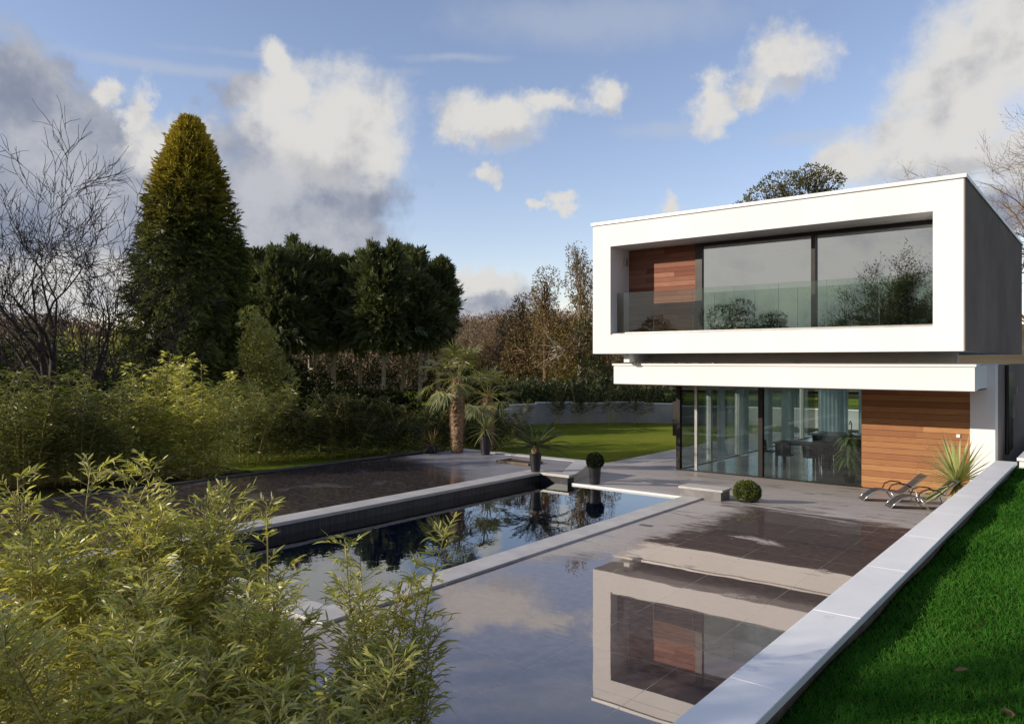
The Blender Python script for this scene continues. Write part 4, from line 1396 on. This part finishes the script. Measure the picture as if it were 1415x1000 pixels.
def crowned(name, loc, h, lobes, n, leaf, lmat, label, seed, smat='bark_brown', r=0.3):
    g = G(seed); r_ = random.Random(seed)
    root = empty(name, loc, 0, label, 'tree')
    tr = MB()
    tr.tube([(0, 0, -0.05), (0.1, 0, h * 0.25), (0, 0.1, h * 0.5), (0.1, 0, h * 0.75)], [r * 1.2, r, r * 0.75, r * 0.4], 8)
    for l in lobes:
        z0 = h * r_.uniform(0.35, 0.6)
        e = Vector(l[:3])
        m_ = Vector((e.x * 0.45, e.y * 0.45, z0 + (e.z - z0) * 0.6))
        tr.tube([(0, 0, z0), m_, e], [r * 0.4, r * 0.25, 0.04], 5)
        for k in range(9):
            q = e + Vector((r_.uniform(-1, 1) * l[3], r_.uniform(-1, 1) * l[4], r_.uniform(-0.6, 1) * l[5]))
            tr.tube([m_.lerp(e, r_.random()), (e + q) / 2 + Vector((0, 0, 0.1)), q], [0.05, 0.03, 0.012], 3, cap=False)
    tr.build('trunk', M[smat], root, smooth=True)
    P, N = lumpy(n, g, lobes)
    k = g.random(n) < 0.35 + 0.65 * (np.sin(P[:, 0] * 2.1 + seed) * np.sin(P[:, 1] * 1.9) * np.sin(P[:, 2] * 2.7 + 1) > -0.15)
    P, N = P[k], N[k]
    V, F = tri_leaves(P, N + g.normal(0, 0.9, P.shape), rand_dirs(len(P), g), leaf * g.uniform(0.6, 1.3, len(P)), leaf * 0.55, 0.2, 0.1)
    npmesh('crown', V, F, M[lmat], root)
    return root


x, y = at(1098, 62)
r_ = random.Random(4)
lo = []
for (a_, z_, q) in [(-4.0, 15.9, 1.5), (-2.7, 17.0, 1.7), (-1.2, 18.2, 1.7), (0.3, 17.4, 2.0), (0.9, 18.6, 1.5), (2.2, 18.3, 1.7), (3.4, 17.2, 1.6), (4.2, 16.2, 1.3), (-0.5, 16.0, 2.6), (2.0, 16.0, 2.2)]:
    f_ = r_.uniform(-1.5, 1.5)
    lo.append((rt.x * a_ + FWD.x * f_, rt.y * a_ + FWD.y * f_, z_, q, q, q * 0.55))
crowned('oak_tree', (x, y, 0), 17.5, lo, 10000, 0.22, 'olive', 'olive leafed tree rising behind the flat roof', 521, 'bark', 0.4)
x, y = at(1475, 42)
bare_tree('bare_tree', (x, y, 0.8), [(*S(-0.1, 0, 1), 8.0, 0.3), (*S(-0.35, 0, 1), 7.6, 0.24), (*S(0.3, 0.1, 1), 7.5, 0.22)], 5, 'twig_brown', 'pale brown leafless tree behind the house at the picture edge', seed=531,
          spread=0.7, upb=0.03, shrink=0.66, minr=0.009, leaves=(2500, 0.09, 'russet'))
def up_lobes(seed, h, w, k):
    r_ = random.Random(seed)
    L = []
    for i in range(k):
        t = i / (k - 1)
        a_ = r_.uniform(-1, 1) * w * (1 - 0.6 * t) * (0.3 + 0.7 * math.sin(math.pi * min(1, t + 0.35)))
        f_ = r_.uniform(-1, 1) * w * 0.6
        q = w * r_.uniform(0.42, 0.68) * (1 - 0.4 * t)
        L.append((rt.x * a_ + FWD.x * f_, rt.y * a_ + FWD.y * f_, h * (0.3 + 0.64 * t), q, q, q * 1.25))
    return L


x, y = at(800, 52.5)
H_ = hz(338, 52.5) + 0.5
crowned('tall_tree', (x, y, 0), H_, up_lobes(541, H_, 2.6, 15), 11000, 0.15, 'russet', 'tall tree with russet leaves and ivied trunk beside the upper box', 541, 'bark_pale', 0.2)
x, y = at(752, 54)
H_ = hz(372, 54)
crowned('tall_tree', (x, y, 0), H_, up_lobes(543, H_, 2.5, 13), 8000, 0.16, 'russet', 'twiggy russet tree left of the taller ivied one', 543, 'twig_brown', 0.18)
x, y = at(722, 58)
H_ = hz(398, 58)
crowned('tall_tree', (x, y, 0), H_, up_lobes(547, H_, 2.6, 12), 5000, 0.17, 'russet', 'sparse russet tree, lowest of the three left of the upper box', 547, 'twig_brown', 0.16)
for (px, d, tp, r, n, mt, lb, sd) in [(783, 54, 425, 1.1, 4200, 'goldcon', 'golden evergreen glowing in sunlight beside the upper box', 551), (815, 51.5, 420, 1.2, 3600, 'ivy', 'ivy mantled tall stump beside the canopy', 552)]:
    x, y = at(px, d)
    bush('golden_cypress' if mt == 'goldcon' else 'ivy_stump', (x, y, -0.03), lobes_of(r, hz(tp, d), 14, sd, 0.08, 0.35), n, 0.24, mt, lb, 'tree' if mt == 'goldcon' else 'ivy', seed=sd)

# brown wood beyond the lawn: a few patterns, copied
protos = []
spots = [(630, 66, 0.72), (662, 74, 0.9), (690, 62, 0.85), (712, 70, 1.1), (728, 60, 1.0), (650, 92, 0.85), (600, 84, 0.8), (760, 64, 1.1), (775, 78, 1.3), (705, 96, 1.2),
         (840, 66, 1.1), (560, 96, 0.9), (680, 120, 1.0), (735, 112, 1.25), (620, 118, 0.9), (150, 70, 0.75), (110, 84, 0.8), (185, 96, 0.8), (40, 80, 0.9), (75, 105, 0.9), (-20, 92, 1.0)]
r_ = random.Random(9)
for i, (px, d, s) in enumerate(spots):
    x, y = at(px, d)
    if i < 3:
        o = bare_tree('woodland_tree', (x, y, 0), [(*S(0.0, 0, 1), 3.2, 0.15), (*S(0.25, 0.1, 1), 2.9, 0.12), (*S(-0.3, -0.1, 1), 2.9, 0.12)], 4, 'twig_brown',
                      'leafless brown tree of the wood beyond the lawn', group='leafless brown trees of the far wood', seed=560 + i, spread=0.7, upb=0.08, shrink=0.64, minr=0.014, leaves=(1500, 0.2, 'russet') if i == 1 else None)
        protos.append(o)
    else:
        o = copy_tree(protos[i % 3])
        o.location = (x, y, 0)
    o.rotation_euler = (0, 0, r_.uniform(0, 6.28))
    o.scale = (s * 1.1, s * 1.1, s)
    if px < 200:
        o['label'] = 'leafless brown tree far beyond the hedge left of the big conifer'
        o['group'] = 'leafless brown trees beyond the hedge'

# hills and the far woods on them
na, nr = 140, 26
az_ = np.linspace(-1.25, 1.25, na)
rr = np.geomspace(95, 1300, nr)
A_, R_ = np.meshgrid(az_, rr, indexing='ij')


def hill_z(a, r):
    t = np.clip((r - 95) / 340, 0, 1)
    t = t * t * (3 - 2 * t)
    k = 1 + 0.22 * np.sin(a * 5.1 + 0.6) + 0.12 * np.sin(a * 11.3 + 2) + 0.05 * np.sin(a * 31)
    return -0.3 + 21.5 * t * k + np.clip((r - 430) / 900, 0, 1) * 16 * (1 + 0.3 * np.sin(a * 7))


def polar(a, r):
    return FWD.x * np.cos(a) * r + RGT.x * np.sin(a) * r, FWD.y * np.cos(a) * r + RGT.y * np.sin(a) * r


hxg, hyg = polar(A_, R_)
V = np.stack([hxg, hyg, hill_z(A_, R_)], -1).reshape(-1, 3)
ii, jj = np.meshgrid(np.arange(na - 1), np.arange(nr - 1), indexing='ij')
i0 = (ii * nr + jj).ravel()
npmesh('hills', V, np.stack([i0, i0 + 1, i0 + nr + 1, i0 + nr], 1), M['hill'], kind='structure', label='low wooded brown hills on the skyline')
g = G(77)
n = 60000
a = g.uniform(-0.75, 0.30, n); r = g.uniform(100, 470, n) ** 1.0
x, y = polar(a, r)
P = np.stack([x, y, hill_z(a, r) - 0.3], 1)
cl = g.normal(0, 1.4, (n, 3)); cl[:, 2] = np.abs(g.normal(0, 2.2, n))
D = np.stack([g.normal(0, 0.9, n), g.normal(0, 0.9, n), np.ones(n)], 1)
V, F = tri_leaves(P + cl, D, rand_dirs(n, g), g.uniform(0.5, 1.9, n) * (0.6 + r / 500), g.uniform(0.10, 0.34, n) * (0.6 + r / 400), 0.1, 0)
npmesh('far_woods', V, F, M['twig_brown'], kind='stuff', label='far brown leafless woods covering the hillside', cat='woods')
x, y = at(634, 330)
hz_ = hz(472, 330)
ct = empty('cottage', (x, y, hz_), 0.6, 'tiny white cottage far away on the wooded hillside', 'cottage')
MB().box(-4.5, 4.5, -2.5, 2.5, 0, 3.2).build('wall', M['white'], ct)
MB().add([(-4.8, -2.8, 3.2), (4.8, -2.8, 3.2), (4.8, 2.8, 3.2), (-4.8, 2.8, 3.2), (-4.8, 0, 5.2), (4.8, 0, 5.2)], [(0, 1, 5, 4), (2, 3, 4, 5), (0, 4, 3), (1, 2, 5)]).build('roof', M['stone_dark'], ct)

# white garden wall beyond the lawn
gw = empty('garden_wall', (-20, 34, 0), 0, 'low curved white garden wall at the far side of the lawn', 'wall')
w_pts = [at(664, 42.0), at(705, 44.0), at(740, 45.0), at(790, 45.6), at(840, 46.0), at(890, 46.0), at(932, 45.6), (-17.0, 43.5), (-11.0, 44.5)]
hts = [q + FALL for q in (0.92, 1.15, 1.22, 1.15, 1.2, 1.12, 0.98, 0.98, 0.98)]
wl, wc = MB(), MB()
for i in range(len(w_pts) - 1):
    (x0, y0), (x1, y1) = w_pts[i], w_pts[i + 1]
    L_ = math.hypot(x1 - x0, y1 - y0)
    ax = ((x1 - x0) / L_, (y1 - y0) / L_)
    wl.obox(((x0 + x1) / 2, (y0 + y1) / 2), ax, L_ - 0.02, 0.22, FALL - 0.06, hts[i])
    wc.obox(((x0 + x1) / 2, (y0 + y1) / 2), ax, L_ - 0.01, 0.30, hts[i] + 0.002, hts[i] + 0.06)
for mb, nm, mt in ((wl, 'wall_body', 'wall_shaded'), (wc, 'coping', 'white_trim')):
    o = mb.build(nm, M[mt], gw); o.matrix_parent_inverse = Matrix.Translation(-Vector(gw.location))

# ---------------- fan palm
def fan_palm(loc, h, label, seed=1):
    g = G(seed); r_ = random.Random(seed)
    root = empty('fan_palm', loc, 0, label, 'palm')
    tr = MB()
    prof = []
    k = 34
    for i in range(k + 1):
        t = i / k
        rr_ = np.interp(t, [0, 0.1, 0.45, 0.75, 0.93, 1.0], [0.15, 0.17, 0.215, 0.20, 0.16, 0.10])
        prof.append((rr_ * (1 + (0.07 if i % 2 else -0.04)), t * h))
    tr.lathe(prof, (0, 0, 0), 22, 0, 0.09, seed)
    tr.build('trunk', M['fibre'], root)
    n = 2600
    a = g.uniform(0, 6.283, n); t = g.random(n)
    rr_ = np.interp(t, [0, 0.1, 0.45, 0.75, 0.93, 1.0], [0.15, 0.17, 0.215, 0.20, 0.16, 0.10])
    P = np.stack([rr_ * np.cos(a), rr_ * np.sin(a), t * h], 1)
    D = np.stack([np.cos(a), np.sin(a), g.uniform(-0.9, 0.9, n)], 1)
    V, F = tri_leaves(P, D, rand_dirs(n, g), g.uniform(0.04, 0.10, n), 0.012, 0, 0.3)
    npmesh('trunk_fibres', V, F, M['fibre'], root)
    for i in range(30):
        aa = i * 2.399 + r_.uniform(-.2, .2)
        el_ = r_.uniform(-0.65, 1.25) if i > 6 else r_.uniform(0.6, 1.3)
        pl = r_.uniform(0.60, 0.92)
        d = Vector((math.cos(aa) * math.cos(el_), math.sin(aa) * math.cos(el_), math.sin(el_)))
        p0 = Vector((d.x * 0.08, d.y * 0.08, h - 0.05 + r_.uniform(-0.1, 0.15)))
        p1 = p0 + d * pl * 0.55 + Vector((0, 0, 0.03)); p2 = p0 + d * pl + Vector((0, 0, -0.06))
        fr = MB(); fr.tube([p0, p1, p2], [0.014, 0.010, 0.007], 5)
        ob = fr.build('frond', M['stalk'], root)
        m_ = 26
        th = np.linspace(-1.95, 1.95, m_)
        ax = (p2 - p1).normalized()
        sd = ax.cross(Vector((0, 0, 1))).normalized()
        if sd.length < 0.1: sd = Vector((1, 0, 0))
        up_ = sd.cross(ax)
        Dm = np.array([(ax * math.cos(q) + sd * math.sin(q) + up_ * 0.15).normalized() for q in th])
        Dm += g.normal(0, 0.06, Dm.shape)
        Pm = np.tile(np.array(p2), (m_, 1))
        Ln = r_.uniform(0.50, 0.66) * (1 - 0.28 * (np.abs(th) / 1.95) ** 2)
        V, F = long_leaves(Pm, Dm, np.tile(np.array(up_), (m_, 1)) + g.normal(0, 0.25, (m_, 3)), Ln, 0.034, g.uniform(0.1, 0.45, m_) + (0.25 if el_ < 0 else 0), 3, (0.3, 1.0, 0.8, 0.05))
        npmesh('fan_blade', V, F, M['palm'], ob)
    return root


x, y = at(632, 24.7)
fan_palm((x, y, DH), 2.45, 'shaggy trunked fan palm growing at the deck edge', 3)
x, y = at(674, 27.5)
fp2 = fan_palm((x, y, gz(y) - 0.02), 2.3, 'shorter fan palm behind the potted cordyline, partly hidden', 8)


def rosette(root, z0, n, L, W, mat, seed, el0=-0.3, el1=1.45, droop=0.45, name='leaves'):
    g = G(seed)
    a = np.arange(n) * 2.39996
    e = el0 + (el1 - el0) * (np.arange(n) / n) ** 0.8 + g.normal(0, 0.08, n)
    D = np.stack([np.cos(a) * np.cos(e), np.sin(a) * np.cos(e), np.sin(e)], 1)
    P = np.stack([np.cos(a) * 0.03, np.sin(a) * 0.03, z0 + 0.10 * np.arange(n) / n], 1)
    V, F = long_leaves(P, D, np.tile([0.02, 0.01, 1.0], (n, 1)), L * g.uniform(0.8, 1.1, n), W, droop * g.uniform(0.3, 1.2, n) * np.clip(1 - e / 1.7, 0.05, 1), 5, (0.9, 1.0, 0.9, 0.72, 0.45, 0.03))
    return npmesh(name, V, F, M[mat], root)


def pot(root, h, r0, r1, mat='pot', rim=0.02):
    a = MB(); a.lathe([(r0 * 0.9, 0), (r0, 0.02), ((r0 + r1) / 2 * 1.03, h * 0.5), (r1, h - 0.03), (r1 + rim, h - 0.03), (r1 + rim, h), (r1 - 0.02, h), (r1 - 0.025, h - 0.04)], (0, 0, 0), 24)
    p = a.build('pot', M[mat], root, smooth=False)
    MB().lathe([(r1 - 0.026, h - 0.05), (0.01, h - 0.045)], (0, 0, 0), 24).build('soil', M['soil'], p)


x, y = at(671, 24.2)
c = empty('potted_cordyline', (x, y, DH), 0, 'spiky cordyline in a tall dark pot beside the fan palm', 'potted plant')
pot(c, 0.62, 0.14, 0.2)
MB().tube([(0, 0, 0.56), (0, 0, 0.78)], [0.035, 0.03], 8).build('stem', M['bark'], c)
rosette(c, 0.76, 62, 0.72, 0.036, 'sword', 610, -0.55)
x, y = at(597, 24.6)
c = empty('potted_cordyline', (x, y, DH), 0, 'low reddish spiky plant in a dark pot left of the fan palm', 'potted plant')
pot(c, 0.26, 0.16, 0.2)
rosette(c, 0.25, 44, 0.55, 0.03, 'russet', 612, -0.3)

x, y = at(740, 20.35)
c = empty('potted_sago_palm', (x, y, 0.236), 0, 'sago palm with arching dark fronds in a dark pot at the pool corner', 'potted plant')
pot(c, 0.50, 0.12, 0.165)
MB().lathe([(0.09, 0.46), (0.11, 0.55), (0.08, 0.66), (0.03, 0.70)], (0, 0, 0), 14, 0, 0.08).build('stem', M['fibre'], c)
g = G(615); r_ = random.Random(615)
for i in range(26):
    aa = i * 2.39996; e = 0.05 + 1.1 * (i / 26)
    L_ = r_.uniform(1.0, 1.25)
    pts = []
    for k in range(9):
        t = k / 8
        ee = e - 0.9 * t * t * 0.55
        pts.append(Vector((math.cos(aa) * math.cos(e) * L_ * t, math.sin(aa) * math.cos(e) * L_ * t, 0.66 + L_ * t * math.sin(e) - 0.26 * L_ * t * t)))
    fr = MB(); fr.tube(pts, [0.008 * (1 - 0.7 * k / 8) for k in range(9)], 4)
    ob = fr.build('frond', M['cycad'], c)
    m_ = 34
    tt = np.repeat(np.linspace(0.12, 1.0, m_), 2)
    pa = np.array([list(p) for p in pts])
    Pm = np.stack([np.interp(tt, np.linspace(0, 1, 9), pa[:, j]) for j in range(3)], 1)
    ax = Vector((math.cos(aa), math.sin(aa), 0)); sd = Vector((-math.sin(aa), math.cos(aa), 0))
    sg = np.tile([1, -1], m_)[:, None]
    Dm = np.array(ax)[None] * 0.65 + np.array(sd)[None] * sg + np.array([[0, 0, 0.28]])
    V, F = tri_leaves(Pm, Dm, np.tile([0, 0, 1.0], (2 * m_, 1)), 0.22 * np.sin(np.clip(tt, 0, 1) * 2.6 + 0.35), 0.02, 0.1, 0.1)
    npmesh('leaflets', V, F, M['cycad'], ob)


def box_ball(root, z, r, mat, n, seed):
    g = G(seed)
    d = rand_dirs(n, g)
    rr_ = r * (1 + 0.04 * np.sin(d[:, 0] * 9) + g.normal(0, 0.035, n))
    P = d * rr_[:, None] + np.array([0, 0, z])
    V, F = tri_leaves(P, d + g.normal(0, 0.7, (n, 3)), rand_dirs(n, g), g.uniform(0.025, 0.05, n), g.uniform(0.018, 0.028, n), 0.15, 0)
    o = npmesh('clipped_foliage', V, F, M[mat], root)
    a = MB(); a.lathe([(max(0.01, r * 0.93 * math.sin(k / 8 * math.pi)), z - r * 0.93 * math.cos(k / 8 * math.pi)) for k in range(9)], (0, 0, 0), 16)
    a.build('inner_growth', M['box_dark'], o)


x, y, z_ = ground_at(1032, 692)
c = empty('potted_box_ball', (x, y, z_ - 0.008), 0, 'sunlit clipped box ball in a low dark pot by the sliding doors', 'potted plant')
pot(c, 0.10, 0.22, 0.25)
box_ball(c, 0.255, 0.285, 'box_leaf', 6500, 621)
for k_ in kids(c):
    if k_.name.startswith('clipped'): k_.scale = (1, 1, 0.86)
x, y = at(822, 19.75)
c = empty('potted_box_ball', (x, y, 0), 0, 'dark clipped box ball on a tall tapered pot past the pool', 'potted plant')
pot(c, 0.52, 0.13, 0.165, rim=0.012)
box_ball(c, 0.60, 0.205, 'box_dark', 4500, 622)

x, y = at(1323, 17.3)
c = empty('agave_plant', (x, y, gz(y) - 0.02), 0, 'spiky cream striped yucca beside the retaining wall and loungers', 'plant')
MB().tube([(0, 0, 0), (0, 0, 0.66)], [0.06, 0.05], 10).build('stem', M['bark'], c)
rosette(c, 0.62, 120, 1.15, 0.06, 'agave', 631, -0.6, 1.3, 0.2)

# plant behind the glass
c = empty('houseplant', gl(-5.5, 21.05, 0.012), 0, 'leafy green houseplant indoors beside the timber wall', 'houseplant')
pot(c, 0.22, 0.13, 0.16)
a = MB(); a.tube([(0, 0, 0.2), (0.02, 0.02, 0.8), (-0.03, 0.0, 1.45)], [0.03, 0.025, 0.015], 6); a.build('stem', M['stalk'], c)
g = G(641); n = 85
t = g.uniform(0.15, 1, n); a_ = g.uniform(0, 6.283, n)
P = np.stack([np.cos(a_) * 0.05, np.sin(a_) * 0.05, 0.35 + 1.15 * t], 1)
D = np.stack([np.cos(a_), np.sin(a_), g.uniform(-0.1, 0.8, n)], 1)
V, F = long_leaves(P, D, np.tile([0, 0, 1.0], (n, 1)), g.uniform(0.35, 0.58, n), 0.11, g.uniform(0.6, 1.3, n), 5, (0.15, 0.7, 1.0, 0.85, 0.5, 0.03))
npmesh('leaves', V, F, M['house_leaf'], c)


# ---------------- loungers: curved sling seats on arched steel rails
def lounger(loc, rz, label):
    root = empty('sun_lounger', loc, rz, label, 'sun lounger', 'curved grey sun loungers on the terrace')
    # side profile of the sling, x along the lounger from foot to head
    prof = [(0.0, 0.02), (0.10, 0.13), (0.22, 0.23), (0.36, 0.29), (0.52, 0.29), (0.68, 0.25), (0.82, 0.24), (0.92, 0.28), (1.06, 0.40), (1.22, 0.55), (1.40, 0.72)]
    vs, fs = [], []
    for (px, pz) in prof: vs += [(px, -0.30, pz), (px, 0.30, pz), (px, -0.30, pz - 0.018), (px, 0.30, pz - 0.018)]
    for i in range(len(prof) - 1):
        b = i * 4; c_ = b + 4
        fs += [(b, b + 1, c_ + 1, c_), (b + 2, c_ + 2, c_ + 3, b + 3), (b, c_, c_ + 2, b + 2), (b + 1, b + 3, c_ + 3, c_ + 1)]
    MB().add(vs, fs).build('sling', M['sling'], root, smooth=False)
    for s in (-1, 1):
        a = MB(); a.tube([(px, s * 0.315, pz - 0.01) for (px, pz) in prof], 0.015, 8); a.build('side_rail', M['steel'], root, smooth=True)
        a = MB(); a.tube([(0.60, s * 0.315, 0.26), (0.72, s * 0.315, 0.10), (0.80, s * 0.315, 0.015), (1.16, s * 0.315, 0.015), (1.22, s * 0.315, 0.08), (1.12, s * 0.315, 0.44)], 0.013, 8); a.build('leg', M['steel'], root, smooth=True)
        a = MB(); a.tube([(0.55, s * 0.33, 0.30), (0.60, s * 0.35, 0.42), (0.74, s * 0.36, 0.48), (0.92, s * 0.35, 0.47), (1.04, s * 0.33, 0.40)], 0.016, 8); a.build('armrest', M['black'], root, smooth=True)
    for px in (0.02, 0.80, 1.38):
        pz = np.interp(px, [p[0] for p in prof], [p[1] for p in prof])
        if px == 0.80: pz = 0.03
        MB().tube([(px, -0.315, pz - 0.01), (px, 0.315, pz - 0.01)], 0.012, 8).build('cross_bar', M['steel'], root)
    return root


slope = Matrix.Rotation(math.atan(FALL / (FY1 - FY0)), 4, 'X')
for (px, py, lb) in [(1227, 700, 'near curved grey sun lounger beside the spiky yucca'), (1190, 690, 'far curved grey sun lounger against the timber wall')]:
    o = lounger((0, 0, 0), 0, lb)
    x, y, z_ = ground_at(px, py)
    o.matrix_world = Matrix.Translation((x, y, z_ + 0.006)) @ slope @ Matrix.Rotation(R(24), 4, 'Z')

# ---------------- trees behind the camera: seen in the glass, and shading the near bank
tb_spots = [(-11.0, -10.0, 1.12), (-1.5, -12.5, 1.1), (-6.5, -14.0, 1.05), (2.0, -9.0, 0.95)]
for i, (x, y, s) in enumerate(tb_spots):
    lb = ['leafy tree behind the photographer, nearest the pool', 'tallest leafy tree behind the photographer', 'leafy tree behind the photographer, farthest toward the hedge', 'leafy tree behind the photographer on the edge of the bank'][i]
    bare_tree('garden_tree', (x, y, 0), [(*S(0.1, 0, 1), 4.2 * s, 0.2), (*S(-0.3, -0.2, 1), 4.0 * s, 0.16), (*S(0.35, 0.2, 1), 3.8 * s, 0.15)], 4, 'bark', lb, group='trees behind the photographer', seed=700 + i,
              spread=0.7, upb=0.05, shrink=0.64, minr=0.012, leaves=(16000, 0.13, 'olive'))
for i, (x, y, h, r) in enumerate([(-22, -20, 7.5, 3.0), (-27, -22, 9.0, 3.2), (-17, -24, 8.0, 3.2), (-33, -20, 7.5, 3.2), (-11, -27, 9.5, 3.6), (-40, -19, 8.5, 3.4)]):
    lb = 'evergreen bush tree of the belt behind the photographer'
    bush('evergreen_tree', (x, y, -0.03), lobes_of(r, h, 14, 720 + i, 0.15, 0.55), 9000, 0.26, 'evergreen', lb, 'tree', 'evergreen belt behind the photographer', seed=720 + i)

for o in list(scene.objects):
    if o.parent is None and o.get('category') in ('tree', 'shrub', 'bamboo', 'ivy') and o.location.y > FY0 and abs(o.location.z) < 0.1:
        o.location.z += gz(o.location.y)

scene.render.engine = 'CYCLES'
scene.cycles.max_bounces = 10
scene.cycles.transparent_max_bounces = 16
scene.cycles.caustics_reflective = False
scene.cycles.caustics_refractive = False
scene.cycles.use_denoising = True
scene.view_settings.view_transform = 'Standard'
scene.view_settings.look = 'None'
scene.view_settings.exposure = 0
